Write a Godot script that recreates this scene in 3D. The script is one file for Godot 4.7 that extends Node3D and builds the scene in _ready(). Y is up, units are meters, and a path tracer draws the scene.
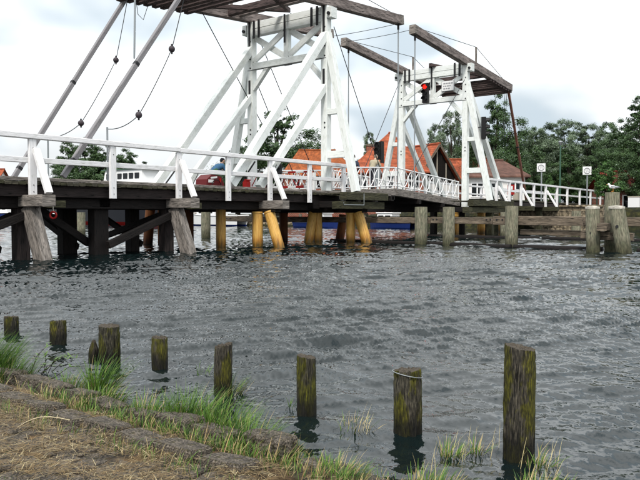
extends Node3D
# A white timber drawbridge over a river, seen from a low bank with old mooring piles.
# World axes: x runs along the bridge to the far bank, z runs across it towards the camera, y is up, water at y = 0.

var M := {}
var taken := {}
var rng := RandomNumberGenerator.new()

func R(a: float, b: float) -> float:
	return rng.randf_range(a, b)

func V(t: float, w: float, y: float) -> Vector3:   # along the bridge, across it (away from the camera), up
	return Vector3(t, y, -w)

# ---------------------------------------------------------------- mesh collector
class Geo:
	var v := PackedVector3Array()
	var n := PackedVector3Array()
	var uv := PackedVector2Array()
	var c := PackedColorArray()
	var ix := PackedInt32Array()
	var col := Color.WHITE
	var uo := Vector2.ZERO

	func vert(p: Vector3, nn: Vector3, u: Vector2) -> int:
		v.append(p); n.append(nn); uv.append(u); c.append(col)
		return v.size() - 1

	func face(a: int, b: int, d: int):    # counter-clockwise seen from outside; Godot wants clockwise
		ix.append(a); ix.append(d); ix.append(b)

	func quad(a: Vector3, b: Vector3, d: Vector3, e: Vector3, inside: Vector3, su := Vector2.ZERO, sv := Vector2.ZERO):
		var nn := (b - a).cross(d - a)
		if nn.length_squared() < 1e-14:
			nn = (d - a).cross(e - a)
		nn = nn.normalized()
		var lu := (b - a).length(); var lv := (e - a).length()
		var u0 := uo
		if nn.dot((a + d) * 0.5 - inside) < 0.0:
			nn = -nn
			var i0 := vert(a, nn, u0); var i1 := vert(b, nn, u0 + Vector2(lu, 0)); var i2 := vert(d, nn, u0 + Vector2(lu, lv)); var i3 := vert(e, nn, u0 + Vector2(0, lv))
			face(i0, i2, i1); face(i0, i3, i2)
		else:
			var j0 := vert(a, nn, u0); var j1 := vert(b, nn, u0 + Vector2(lu, 0)); var j2 := vert(d, nn, u0 + Vector2(lu, lv)); var j3 := vert(e, nn, u0 + Vector2(0, lv))
			face(j0, j1, j2); face(j0, j2, j3)

	func tri(a: Vector3, b: Vector3, d: Vector3, inside: Vector3):
		var nn := (b - a).cross(d - a).normalized()
		var flip := nn.dot((a + b + d) / 3.0 - inside) < 0.0
		if flip: nn = -nn
		var i0 := vert(a, nn, uo + Vector2(a.x + 0.41 * a.y, a.z + 0.67 * a.y)); var i1 := vert(b, nn, uo + Vector2(b.x + 0.41 * b.y, b.z + 0.67 * b.y)); var i2 := vert(d, nn, uo + Vector2(d.x + 0.41 * d.y, d.z + 0.67 * d.y))
		if flip: face(i0, i2, i1)
		else: face(i0, i1, i2)

	# a squared timber from a to b, its long edges chamfered
	func beam(a: Vector3, b: Vector3, wid: float, hei: float, up := Vector3.UP, bev := 0.012):
		var ax := (b - a).normalized()
		if absf(ax.dot(up)) > 0.99: up = Vector3.RIGHT
		var s := ax.cross(up).normalized(); var q := s.cross(ax)
		var hw := wid * 0.5; var hh := hei * 0.5
		bev = minf(bev, minf(hw, hh) * 0.5)
		var o := [Vector2(hw, -hh + bev), Vector2(hw, hh - bev), Vector2(hw - bev, hh), Vector2(-hw + bev, hh), Vector2(-hw, hh - bev), Vector2(-hw, -hh + bev), Vector2(-hw + bev, -hh), Vector2(hw - bev, -hh)]
		var mid := (a + b) * 0.5
		var keep := uo
		for k in 8:
			var p: Vector2 = o[k]; var r: Vector2 = o[(k + 1) % 8]
			var d0 := s * p.x + q * p.y; var d1 := s * r.x + q * r.y
			quad(a + d0, b + d0, b + d1, a + d1, mid)
			uo.y += p.distance_to(r)
		for e in [a, b]:
			var nn: Vector3 = (e - mid).normalized()
			var base := v.size()
			for k in 8:
				var p2: Vector2 = o[k]
				vert(e + s * p2.x + q * p2.y, nn, keep + p2)
			for k in range(1, 7):
				if e == a: face(base, base + k, base + k + 1)
				else: face(base, base + k + 1, base + k)
		uo = keep

	func box(mid: Vector3, size: Vector3, bev := 0.01):
		beam(mid - Vector3(size.x * 0.5, 0, 0), mid + Vector3(size.x * 0.5, 0, 0), size.z, size.y, Vector3.UP, bev)

	func tube(pts: Array, radii: Array, sides := 8, capped := true):
		var m := pts.size()
		var ax: Vector3 = (pts[1] - pts[0]).normalized()
		var s := ax.cross(Vector3.UP if absf(ax.y) < 0.9 else Vector3.RIGHT).normalized()
		var start := v.size(); var along := 0.0
		for k in m:
			var d: Vector3 = (pts[mini(k + 1, m - 1)] - pts[maxi(k - 1, 0)]).normalized()
			s = (s - d * s.dot(d)).normalized()
			var q := s.cross(d)
			if k > 0: along += (pts[k] - pts[k - 1]).length()
			var r: float = radii[mini(k, radii.size() - 1)]
			for j in sides + 1:
				var a := TAU * j / sides
				var nn := s * cos(a) - q * sin(a)
				vert(pts[k] + nn * r, nn, uo + Vector2(along, a * r))
		for k in m - 1:
			for j in sides:
				var i0 := start + k * (sides + 1) + j
				var i1 := i0 + sides + 1
				face(i0, i0 + 1, i1 + 1); face(i0, i1 + 1, i1)
		if capped:
			for e in [0, m - 1]:
				var d2: Vector3 = (pts[1] - pts[0]).normalized() if e == 0 else (pts[m - 1] - pts[m - 2]).normalized()
				var nn2 := -d2 if e == 0 else d2
				var base := v.size()
				for j in sides:
					vert(v[start + e * (sides + 1) + j], nn2, Vector2(cos(TAU * j / sides), sin(TAU * j / sides)) * 0.1)
				for j in range(1, sides - 1):
					if e == 0: face(base, base + j + 1, base + j)
					else: face(base, base + j, base + j + 1)

	func ball(at: Vector3, rad: Vector3, rings := 8, sides := 12):
		var start := v.size()
		for i in rings + 1:
			var ph := PI * i / rings
			for j in sides + 1:
				var a := TAU * j / sides
				var d := Vector3(sin(ph) * cos(a), cos(ph), sin(ph) * sin(a))
				vert(at + d * rad, (d / rad).normalized(), Vector2(a, ph))
		for i in rings:
			for j in sides:
				var i0 := start + i * (sides + 1) + j
				var i1 := i0 + sides + 1
				face(i0, i0 + 1, i1 + 1); face(i0, i1 + 1, i1)

	# profile: pairs (radius, height) round a vertical axis
	func lathe(at: Vector3, prof: Array, sides := 16):
		var start := v.size(); var m := prof.size()
		for i in m:
			var p: Vector2 = prof[i]
			var d: Vector2 = prof[mini(i + 1, m - 1)] - prof[maxi(i - 1, 0)]
			var nr := Vector2(d.y, -d.x).normalized()
			for j in sides + 1:
				var a := TAU * j / sides
				vert(at + Vector3(cos(a) * p.x, p.y, sin(a) * p.x), Vector3(cos(a) * nr.x, nr.y, sin(a) * nr.x), Vector2(a * maxf(p.x, 0.05), p.y))
		for i in m - 1:
			for j in sides:
				var i0 := start + i * (sides + 1) + j
				var i1 := i0 + sides + 1
				face(i0, i1 + 1, i0 + 1); face(i0, i1, i1 + 1)

	func mesh(origin := Vector3.ZERO) -> ArrayMesh:
		var a := []; a.resize(Mesh.ARRAY_MAX)
		if origin != Vector3.ZERO:
			for k in v.size(): v[k] -= origin
		a[Mesh.ARRAY_VERTEX] = v; a[Mesh.ARRAY_NORMAL] = n; a[Mesh.ARRAY_TEX_UV] = uv; a[Mesh.ARRAY_COLOR] = c; a[Mesh.ARRAY_INDEX] = ix
		var am := ArrayMesh.new()
		am.add_surface_from_arrays(Mesh.PRIMITIVE_TRIANGLES, a)
		return am

# ---------------------------------------------------------------- scene helpers
func g() -> Geo:
	var q := Geo.new()
	q.uo = Vector2(R(0, 9), R(0, 9))
	return q

func numbered(called: String) -> String:
	var k: int = taken.get(called, 0)
	taken[called] = k + 1
	return called if k == 0 else "%s_%03d" % [called, k]

func tag(o: Node, label: String, category: String, group := ""):
	o.set_meta("label", label); o.set_meta("category", category)
	if group: o.set_meta("group", group)

func thing(called: String, at: Vector3, label: String, category: String, group := "") -> Node3D:
	var o := Node3D.new()
	o.name = numbered(called); o.position = at
	add_child(o); tag(o, label, category, group)
	return o

func put(geo: Geo, called: String, mat: Material, parent: Node3D = null) -> MeshInstance3D:   # world-space shape into one named mesh
	var o := MeshInstance3D.new()
	var at := Vector3.ZERO
	var p: Node = parent
	while p and p != self:
		at += p.position; p = p.get_parent()
	if parent: o.name = called
	else: o.name = numbered(called)
	o.mesh = geo.mesh(at); o.material_override = mat
	(parent if parent else self).add_child(o, true)
	return o

func alone(geo: Geo, called: String, mat: Material, label: String, category: String, group := "") -> MeshInstance3D:
	var o := put(geo, called, mat); tag(o, label, category, group)
	return o

func struct(geo: Geo, called: String, mat: Material) -> MeshInstance3D:
	var o := put(geo, called, mat); o.set_meta("kind", "structure")
	return o

func copy(o: Node3D, at: Vector3, turn: float, size: Vector3, label: String) -> Node3D:
	var r: Node3D = o.duplicate()
	var base := String(o.name).rstrip("0123456789").trim_suffix("_")
	r.name = numbered(base); add_child(r)
	r.position = at; r.rotation.y = turn; r.scale = size
	r.set_meta("label", label)
	return r

func bm(parent: Node3D, called: String, mat: Material, a: Vector3, b: Vector3, wid: float, hei: float, up := Vector3.UP) -> MeshInstance3D:
	var q := g(); q.beam(a, b, wid, hei, up)
	return put(q, called, mat, parent)

func tb(parent: Node3D, called: String, mat: Material, pts: Array, radii: Array, sides := 8) -> MeshInstance3D:
	var q := g(); q.tube(pts, radii, sides)
	return put(q, called, mat, parent)

func sag(a: Vector3, b: Vector3, drop: float, m := 10) -> Array:
	var out := []
	for k in m + 1:
		var f := float(k) / m
		out.append(a.lerp(b, f) - Vector3(0, drop * 4.0 * f * (1.0 - f), 0))
	return out

# ---------------------------------------------------------------- materials
func noise(sd: int, fr: float, oct := 4) -> FastNoiseLite:
	var q := FastNoiseLite.new()
	q.seed = sd; q.frequency = fr; q.noise_type = FastNoiseLite.TYPE_SIMPLEX_SMOOTH; q.fractal_octaves = oct
	return q

func picture(w: int, h: int, f: Callable, mip := true) -> ImageTexture:
	var im := Image.create(w, h, false, Image.FORMAT_RGB8)
	for y in h:
		for x in w:
			im.set_pixel(x, y, f.call(float(x) / w, float(y) / h))
	return ImageTexture.create_from_image(im)

func bumps(w: int, h: int, f: Callable, strength: float) -> ImageTexture:
	var im := Image.create(w, h, false, Image.FORMAT_RGB8)
	for y in h:
		for x in w:
			var q: float = f.call(float(x) / w, float(y) / h)
			im.set_pixel(x, y, Color(q, q, q))
	im.bump_map_to_normal_map(strength)
	return ImageTexture.create_from_image(im)

func loop2(nz: FastNoiseLite, u: float, v: float, ku: float, kv: float) -> float:   # seamless noise
	var a := u * TAU; var b := v * TAU
	return nz.get_noise_3d(cos(a) * ku + 7.3 * sin(b) * kv, sin(a) * ku + 3.1 * cos(b) * kv, cos(b) * kv * 5.0 - sin(b) * kv)

func seam(nz: FastNoiseLite, u: float, v: float, su: float, sv: float) -> float:   # blends the far edge into the near one
	var a := nz.get_noise_2d(u * su, v * sv)
	var fu := smoothstep(0.85, 1.0, u); var fv := smoothstep(0.85, 1.0, v)
	if fu > 0.0: a = lerpf(a, nz.get_noise_2d((u - 1.0) * su, v * sv), fu)
	if fv > 0.0: a = lerpf(a, nz.get_noise_2d(u * su, (v - 1.0) * sv), fv)
	return a

func mat(called: String, col: Color, rough := 0.85, tex: Texture2D = null, nrm: Texture2D = null, ns := 1.0, sc := Vector3.ONE) -> StandardMaterial3D:
	var m := StandardMaterial3D.new()
	m.albedo_color = col; m.roughness = rough
	m.metallic_specular = 0.4
	if tex: m.albedo_texture = tex
	if nrm: m.normal_enabled = true; m.normal_texture = nrm; m.normal_scale = ns
	m.uv1_scale = sc
	M[called] = m
	return m

func materials():
	var na := noise(11, 1.0); var nb := noise(23, 1.0, 3); var nc := noise(31, 1.0, 5)
	# weathered grain: long streaks, darker checks, knots
	var rough := picture(512, 512, func(u, v):
		var s := seam(na, u, v, 5.0, 60.0) * 0.5 + seam(nb, u, v, 2.0, 11.0) * 0.5
		var crack := smoothstep(0.28, 0.5, seam(nc, u, v, 4.0, 46.0))
		var q := clampf(0.72 + s * 0.42 - crack * 0.42, 0.12, 1.0)
		return Color(q, q * 0.985, q * 0.96))
	var rough_n := bumps(512, 512, func(u, v):
		return clampf(0.6 + seam(na, u, v, 5.0, 60.0) * 0.35 - smoothstep(0.28, 0.5, seam(nc, u, v, 4.0, 46.0)) * 0.5, 0.0, 1.0), 5.0)
	# brushed paint: almost even, a few hairline checks, grey wash of dirt and green film
	var paint := picture(512, 512, func(u, v):
		var dirt := smoothstep(0.12, 0.6, seam(nb, u, v, 4.0, 6.0) + 0.4 * seam(na, u, v, 5.0, 40.0))
		var chk := smoothstep(0.42, 0.55, seam(nc, u, v, 2.5, 40.0))
		var q := 0.97 + 0.05 * seam(na, u, v, 4.0, 50.0)
		var cc := Color(q, q, q).lerp(Color(0.78, 0.79, 0.75), dirt * 0.28)
		return cc.lerp(Color(0.5, 0.48, 0.45), chk * 0.45))
	mat("white_paint", Color(0.92, 0.915, 0.92), 0.55, paint, rough_n, 0.25, Vector3(0.5, 0.5, 1))
	mat("tower_paint", Color(0.91, 0.925, 0.915), 0.55, paint, rough_n, 0.25, Vector3(0.5, 0.5, 1))
	mat("grey_wood", Color(0.66, 0.635, 0.62), 0.9, rough, rough_n, 1.0, Vector3(0.6, 0.6, 1))
	mat("plank_wood", Color(0.38, 0.37, 0.32), 0.92, rough, rough_n, 1.0, Vector3(0.6, 0.6, 1))
	mat("moss_wood", Color(0.33, 0.33, 0.25), 0.95, rough, rough_n, 1.0, Vector3(0.5, 0.5, 1))
	mat("tarred_wood", Color(0.125, 0.10, 0.097), 0.8, rough, rough_n, 1.0, Vector3(0.6, 0.6, 1))
	mat("stringer_wood", Color(0.25, 0.215, 0.215), 0.85, rough, rough_n, 1.0, Vector3(0.4, 0.4, 1))
	mat("beam_wood", Color(0.66, 0.615, 0.61), 0.85, rough, rough_n, 0.8, Vector3(0.4, 0.4, 1))
	mat("beam_dark", Color(0.40, 0.34, 0.34), 0.85, rough, rough_n, 0.8, Vector3(0.4, 0.4, 1))
	mat("strut_wood", Color(0.52, 0.51, 0.52), 0.7, paint, rough_n, 0.5, Vector3(0.3, 0.3, 1))
	mat("red_strut", Color(0.62, 0.42, 0.36), 0.8, rough, rough_n, 0.8, Vector3(0.3, 0.3, 1))
	mat("rail_wood", Color(0.58, 0.53, 0.475), 0.9, rough, rough_n, 1.0, Vector3(0.5, 0.5, 1))
	# pile skins run round (v) and along (u): algae low down, streaks, pale weathered heads
	var algae := picture(512, 256, func(u, v):
		var s := seam(na, u, v, 3.0, 34.0) * 0.5 + seam(nc, u, v, 9.0, 22.0) * 0.5
		var green := smoothstep(-0.15, 0.4, seam(nb, u, v, 5.0, 7.0))
		var q := clampf(0.78 + s * 0.5, 0.25, 1.0)
		return Color(q * 0.98, q * 0.96, q * 0.86).lerp(Color(q * 0.84, q * 0.87, q * 0.76), green * 0.6))
	var al := mat("algae_pile", Color(0.63, 0.625, 0.60), 0.85, algae, rough_n, 0.8, Vector3(0.5, 0.8, 1)); al.vertex_color_use_as_albedo = true
	var moss := picture(1024, 512, func(u, v):
		var s := seam(na, u, v, 9.0, 70.0) * 0.55 + seam(nc, u, v, 16.0, 34.0) * 0.6
		var crack := smoothstep(0.18, 0.42, seam(nb, u, v, 6.0, 60.0))
		var q := clampf(0.35 + s * 0.36, 0.05, 0.8)
		var wood := Color(q * 0.95, q * 0.91, q * 0.83).lerp(Color(0.05, 0.045, 0.04), crack * 0.8)
		var mo := smoothstep(-0.26, 0.16, seam(nb, u + 0.3, v, 3.2, 3.6) + 0.30 * seam(nc, u, v, 26.0, 44.0))
		var mq := clampf(0.8 + s * 0.9, 0.3, 1.3)
		return wood.lerp(Color(0.47 * mq, 0.47 * mq, 0.10 * mq), mo * 0.85))
	var moss_n := bumps(1024, 512, func(u, v):
		return clampf(0.55 + seam(na, u, v, 9.0, 70.0) * 0.3 + seam(nc, u, v, 16.0, 34.0) * 0.3 - smoothstep(0.18, 0.42, seam(nb, u, v, 6.0, 60.0)) * 0.4, 0.0, 1.0), 6.0)
	var mp := mat("moss_pile", Color(0.74, 0.73, 0.70), 0.8, moss, moss_n, 1.0, Vector3(1, 1, 1)); mp.vertex_color_use_as_albedo = true
	mat("pile_head", Color(0.42, 0.39, 0.35), 0.95, rough, rough_n, 1.0, Vector3(2, 2, 1))
	# ochre coated steel with rust runs
	var ochre := picture(256, 512, func(u, v):
		var run := smoothstep(0.1, 0.5, seam(nb, u, v, 1.5, 26.0) + 0.3 * seam(nc, u, v, 8.0, 20.0))
		var q := 0.9 + 0.1 * seam(na, u, v, 6.0, 20.0)
		return Color(q, q, q).lerp(Color(0.62, 0.46, 0.32), run * 0.45))
	mat("ochre_steel", Color(0.90, 0.71, 0.38), 0.45, ochre, null, 1.0, Vector3(0.5, 0.8, 1))
	M.ochre_steel.vertex_color_use_as_albedo = true
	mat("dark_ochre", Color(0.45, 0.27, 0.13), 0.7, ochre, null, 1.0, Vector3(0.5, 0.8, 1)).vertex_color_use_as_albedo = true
	mat("black_iron", Color(0.13, 0.13, 0.14), 0.6)
	mat("wire", Color(0.2, 0.2, 0.21), 0.5).metallic = 0.3
	mat("grey_steel", Color(0.55, 0.57, 0.58), 0.45).metallic = 0.4
	mat("dark_ball", Color(0.24, 0.21, 0.23), 0.6)
	mat("white_metal", Color(0.9, 0.9, 0.9), 0.5)
	mat("guano", Color(0.88, 0.87, 0.84), 0.95, rough)
	var speck := picture(512, 512, func(u, v):
		var s := seam(nc, u, v, 30.0, 30.0); var b := seam(nb, u, v, 7.0, 7.0)
		var q := clampf(0.62 + s * 0.5 + b * 0.25, 0.15, 1.0)
		var moss2 := smoothstep(0.15, 0.5, seam(na, u, v, 9.0, 9.0))
		return Color(q, q * 0.97, q * 0.93).lerp(Color(q * 0.62, q * 0.6, q * 0.36), moss2 * 0.7))
	var speck_n := bumps(512, 512, func(u, v): return clampf(0.5 + 0.45 * seam(nc, u, v, 30.0, 30.0), 0.0, 1.0), 6.0)
	mat("stone", Color(0.50, 0.475, 0.445), 0.95, speck, speck_n, 1.0, Vector3(2.2, 2.2, 1)).vertex_color_use_as_albedo = true
	var dirt := picture(512, 512, func(u, v):
		var s := seam(nc, u, v, 14.0, 14.0)
		var t := smoothstep(-0.2, 0.35, seam(nb, u, v, 5.0, 5.0))
		var q := clampf(0.42 + s * 0.35, 0.1, 0.85)
		return Color(q * 1.02, q * 0.9, q * 0.72).lerp(Color(q * 0.8, q * 0.78, q * 0.74), t))
	mat("bank_dirt", Color(0.66, 0.60, 0.53), 1.0, dirt, bumps(512, 512, func(u, v): return 0.5 + 0.4 * seam(nc, u, v, 14.0, 14.0), 6.0), 1.0, Vector3(0.9, 0.9, 1))
	mat("far_ground", Color(0.36, 0.40, 0.24), 1.0, dirt, null, 1.0, Vector3(0.2, 0.2, 1))
	mat("quay_stone", Color(0.66, 0.60, 0.52), 0.95, picture(256, 256, func(u, v):
		var row := floorf(v * 6.0); var fx := fposmod(u * 4.0 + 0.5 * fposmod(row, 2.0), 1.0); var fy := fposmod(v * 6.0, 1.0)
		var joint := 1.0 if (fx < 0.05 or fy < 0.08) else 0.0
		var q := clampf(0.75 + 0.5 * seam(nc, u, v, 9.0, 9.0), 0.3, 1.0) - joint * 0.35
		return Color(q, q, q * 0.97)), null, 1.0, Vector3(0.4, 0.4, 1))
	# clay tiles in rows, tone varies tile by tile
	var tile_h := func(u, v):
		var fy := fposmod(v * 12.0, 1.0); var fx := fposmod(u * 16.0, 1.0)
		return clampf(0.25 + 0.5 * (1.0 - fy) + 0.25 * sin(fx * PI), 0.0, 1.0)
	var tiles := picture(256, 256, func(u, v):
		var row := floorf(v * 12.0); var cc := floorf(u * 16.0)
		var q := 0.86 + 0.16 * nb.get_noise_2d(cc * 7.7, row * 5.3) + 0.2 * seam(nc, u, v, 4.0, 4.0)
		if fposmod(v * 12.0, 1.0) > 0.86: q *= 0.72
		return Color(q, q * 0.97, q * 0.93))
	var tn := bumps(256, 256, tile_h, 4.0)
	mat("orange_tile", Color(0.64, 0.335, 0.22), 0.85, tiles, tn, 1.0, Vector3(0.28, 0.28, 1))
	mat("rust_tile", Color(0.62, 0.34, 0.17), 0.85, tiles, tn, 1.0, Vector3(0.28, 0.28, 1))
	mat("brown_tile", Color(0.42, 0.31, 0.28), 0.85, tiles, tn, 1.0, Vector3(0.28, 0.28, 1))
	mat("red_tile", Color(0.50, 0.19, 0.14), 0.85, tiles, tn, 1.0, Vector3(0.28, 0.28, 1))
	mat("plaster", Color(0.93, 0.92, 0.91), 0.9, paint)
	mat("dark_board", Color(0.13, 0.11, 0.10), 0.9, rough)
	var bricks := picture(256, 256, func(u, v):
		var row := floorf(v * 16.0); var fx := fposmod(u * 8.0 + 0.5 * fposmod(row, 2.0), 1.0)
		var joint := fx < 0.08 or fposmod(v * 16.0, 1.0) < 0.16
		var q := 0.8 + 0.3 * nb.get_noise_2d(floorf(u * 8.0 + 0.5 * fposmod(row, 2.0)) * 9.1, row * 6.7)
		return Color(0.7, 0.66, 0.6) if joint else Color(q * 0.72, q * 0.34, q * 0.25))
	mat("brick_wall", Color(0.85, 0.82, 0.8), 0.95, bricks, null, 1.0, Vector3(0.5, 0.5, 1))
	mat("pane", Color(0.06, 0.07, 0.08), 0.08)
	mat("bark", Color(0.27, 0.24, 0.20), 0.95, rough, rough_n, 1.0, Vector3(0.4, 0.8, 1))
	for k in [["leaf_dark", Color(0.75, 0.75, 0.75)], ["leaf_silver", Color(0.8, 0.8, 0.8)], ["leaf_bright", Color(0.8, 0.8, 0.8)]]:
		var lm := mat(k[0], Color.WHITE, 0.6); lm.vertex_color_use_as_albedo = true; lm.cull_mode = BaseMaterial3D.CULL_DISABLED
		lm.backlight_enabled = true; lm.backlight = Color(0.25, 0.3, 0.12)
	var gm := mat("blade", Color.WHITE, 0.6); gm.vertex_color_use_as_albedo = true; gm.cull_mode = BaseMaterial3D.CULL_DISABLED
	gm.backlight_enabled = true; gm.backlight = Color(0.25, 0.3, 0.1)
	var sm := mat("straw", Color.WHITE, 0.8); sm.vertex_color_use_as_albedo = true; sm.cull_mode = BaseMaterial3D.CULL_DISABLED
	var sk := mat("figure", Color.WHITE, 0.85); sk.vertex_color_use_as_albedo = true
	for k in [["red_paint", Color(0.6, 0.09, 0.08)], ["dark_red", Color(0.36, 0.06, 0.08)], ["blue_paint", Color(0.06, 0.15, 0.38)], ["hull_dark", Color(0.07, 0.08, 0.11)], ["hull_white", Color(0.88, 0.88, 0.88)],
			["green_paint", Color(0.24, 0.36, 0.30)], ["ochre_paint", Color(0.75, 0.52, 0.2)], ["tyre", Color(0.05, 0.05, 0.05)], ["signal_black", Color(0.035, 0.035, 0.04)], ["lamp_dead", Color(0.06, 0.06, 0.06)], ["ring_grey", Color(0.55, 0.55, 0.57)], ["wall_grey", Color(0.63, 0.6, 0.55)]]:
		mat(k[0], k[1], 0.5)
	var red := mat("red_glow", Color(0.9, 0.06, 0.03), 0.3)
	red.emission_enabled = true; red.emission = Color(1.0, 0.1, 0.03); red.emission_energy_multiplier = 1.3
	# river water
	var wn := noise(77, 1.0, 4)
	var wt := bumps(1024, 1024, func(u, v): return clampf(0.5 + 0.42 * seam(wn, u, v, 24.0, 34.0) + 0.2 * seam(na, u, v, 60.0, 80.0), 0.0, 1.0), 2.5)
	var wm := mat("water", Color(0.045, 0.085, 0.088), 0.03, null, wt, 0.32, Vector3(0.45, 0.45, 1))
	wm.metallic_specular = 0.5

# ---------------------------------------------------------------- water
const WAVES := 40
var wk := PackedVector3Array()   # kx, kw, phase
var wa := PackedFloat32Array()
var wl := PackedFloat32Array()

func wave_setup():
	var q := RandomNumberGenerator.new(); q.seed = 5
	for i in WAVES:
		var f := float(i) / (WAVES - 1)
		var lam := 0.19 * pow(2.3 / 0.19, f)
		var dir := deg_to_rad(40.0) + q.randfn(0.0, 0.42)   # wind blows along the river, a little towards the near bank
		var k := TAU / lam
		wk.append(Vector3(k * cos(dir), k * sin(dir), q.randf() * TAU))
		var steep := 0.092 if lam < 0.42 else 0.066
		if lam > 0.85: steep = 0.028
		wa.append(steep * lam / TAU * q.randf_range(0.7, 1.3))
		wl.append(lam)

func spaced(lo: float, fine_lo: float, fine_hi: float, hi: float, step: float, grow: float) -> PackedFloat32Array:
	var a := []
	var x := fine_lo; var s := step
	while x > lo:
		x -= s; s *= grow; a.push_front(x)
	x = fine_lo
	while x < fine_hi:
		a.append(x); x += step
	s = step
	while x < hi:
		a.append(x); x += s; s *= grow
	a.append(hi)
	return PackedFloat32Array(a)

func river():
	wave_setup()
	var ts := spaced(-60.0, -7.9, -3.6, 46.0, 0.026, 1.011)
	var ws := spaced(-160.0, -17.3, -9.5, 220.0, 0.03, 1.0125)
	var nt := ts.size(); var nw := ws.size()
	var q := Geo.new()
	q.v.resize(nt * nw); q.n.resize(nt * nw); q.uv.resize(nt * nw); q.c.resize(nt * nw)
	var gust := noise(3, 0.12, 3); var warp := noise(9, 0.3, 1)
	for i in nt:
		var t := ts[i]
		var st := ts[mini(i + 1, nt - 1)] - t
		for j in nw:
			var w := ws[j]
			var gap := maxf(st, ws[mini(j + 1, nw - 1)] - w)
			var h := 0.0; var dx := 0.0; var dw := 0.0
			if gap < 0.9:
				var calm := clampf(0.85 + 0.75 * gust.get_noise_2d(t, w) + 0.5 * gust.get_noise_2d(t * 3.1 + 40.0, w * 3.1), 0.45, 1.05)
				var tx := t + 0.16 * warp.get_noise_2d(t, w); var wx := w + 0.16 * warp.get_noise_2d(t + 70.0, w - 30.0)
				calm *= 0.45 + 0.55 * smoothstep(-7.4, -5.0, t)     # shallows by the bank
				for m in WAVES:
					if wl[m] < gap * 2.6: continue
					var k := wk[m]; var a := wa[m] * calm
					var p := k.x * tx + k.y * wx + k.z
					var sn := sin(p)
					var sh := a * (1.0 - 2.0 * absf(sn)) if m % 6 == 0 else a * sn      # some components have sharp crests
					h += sh
					if m % 6 == 0:
						var d := -2.0 * a * cos(p) * signf(sn)
						dx += d * k.x; dw += d * k.y
					else:
						var d2 := a * cos(p)
						dx += d2 * k.x; dw += d2 * k.y
			var at := i * nw + j
			q.v[at] = Vector3(t, h, -w)
			q.n[at] = Vector3(-dx, 1.0, dw).normalized()
			q.uv[at] = Vector2(t, w)
			q.c[at] = Color.WHITE
	q.ix.resize((nt - 1) * (nw - 1) * 6)
	var e := 0
	for i in nt - 1:
		for j in nw - 1:
			var a0 := i * nw + j; var b0 := a0 + nw
			q.ix[e] = a0; q.ix[e + 1] = a0 + 1; q.ix[e + 2] = b0 + 1
			q.ix[e + 3] = a0; q.ix[e + 4] = b0 + 1; q.ix[e + 5] = b0
			e += 6
	struct(q, "river_water", M.water)

# ---------------------------------------------------------------- land
func near_height(t: float, w: float) -> float:
	var d := -7.5 - t
	var y := -0.35 + 0.42 * smoothstep(-1.0, 0.25, d) + 0.13 * smoothstep(0.5, 1.5, d) + 0.28 * smoothstep(1.5, 9.0, d)
	var ramp := smoothstep(-4.0, -1.0, w) * (1.0 - smoothstep(6.0, 9.0, w))
	return lerpf(y, 2.0, ramp * smoothstep(1.5, 6.5, d))

func far_height(t: float, w: float) -> float:
	var top := lerpf(1.75, 0.75, smoothstep(9.0, 26.0, w))
	return lerpf(-0.6, top, smoothstep(40.6 + 2.0 * smoothstep(6.0, 0.0, w), 44.3 + 1.5 * smoothstep(6.0, 0.0, w), t)) + 0.5 * smoothstep(60.0, 140.0, t)

func land():
	var bump := noise(41, 2.6, 4)
	var q := Geo.new()
	var ts := spaced(-90.0, -10.2, -6.6, -6.5, 0.03, 1.06)
	var ws := spaced(-120.0, -17.2, -10.5, 160.0, 0.045, 1.06)
	sheet(q, ts, ws, func(t, w): return near_height(t, w) + 0.035 * bump.get_noise_2d(t, w) + 0.02 * bump.get_noise_2d(t * 4.0, w * 4.0))
	struct(q, "near_bank", M.bank_dirt)
	var f := Geo.new()
	sheet(f, spaced(39.5, 40.0, 48.0, 700.0, 0.5, 1.12), spaced(-500.0, -20.0, 30.0, 600.0, 1.0, 1.12), func(t, w): return far_height(t, w) + 0.06 * bump.get_noise_2d(t * 0.4, w * 0.4))
	struct(f, "far_bank", M.far_ground)

func sheet(q: Geo, ts: PackedFloat32Array, ws: PackedFloat32Array, h: Callable):
	var nw := ws.size()
	for t in ts:
		for w in ws:
			var y: float = h.call(t, w)
			var dx: float = (h.call(t + 0.02, w) - y) / 0.02
			var dw: float = (h.call(t, w + 0.02) - y) / 0.02
			q.vert(Vector3(t, y, -w), Vector3(-dx, 1, dw).normalized(), Vector2(t, w))
	for i in ts.size() - 1:
		for j in nw - 1:
			var a := i * nw + j; var b := a + nw
			q.ix.append_array([a, a + 1, b + 1, a, b + 1, b])

# ---------------------------------------------------------------- the bridge: spans
func deck_y(t: float) -> float:    # plank level
	if t < 14.0: return 2.13
	if t < 30.0: return 2.02
	return lerpf(2.22, 2.08, clampf((t - 31.0) / 24.0, 0.0, 1.0))

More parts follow.
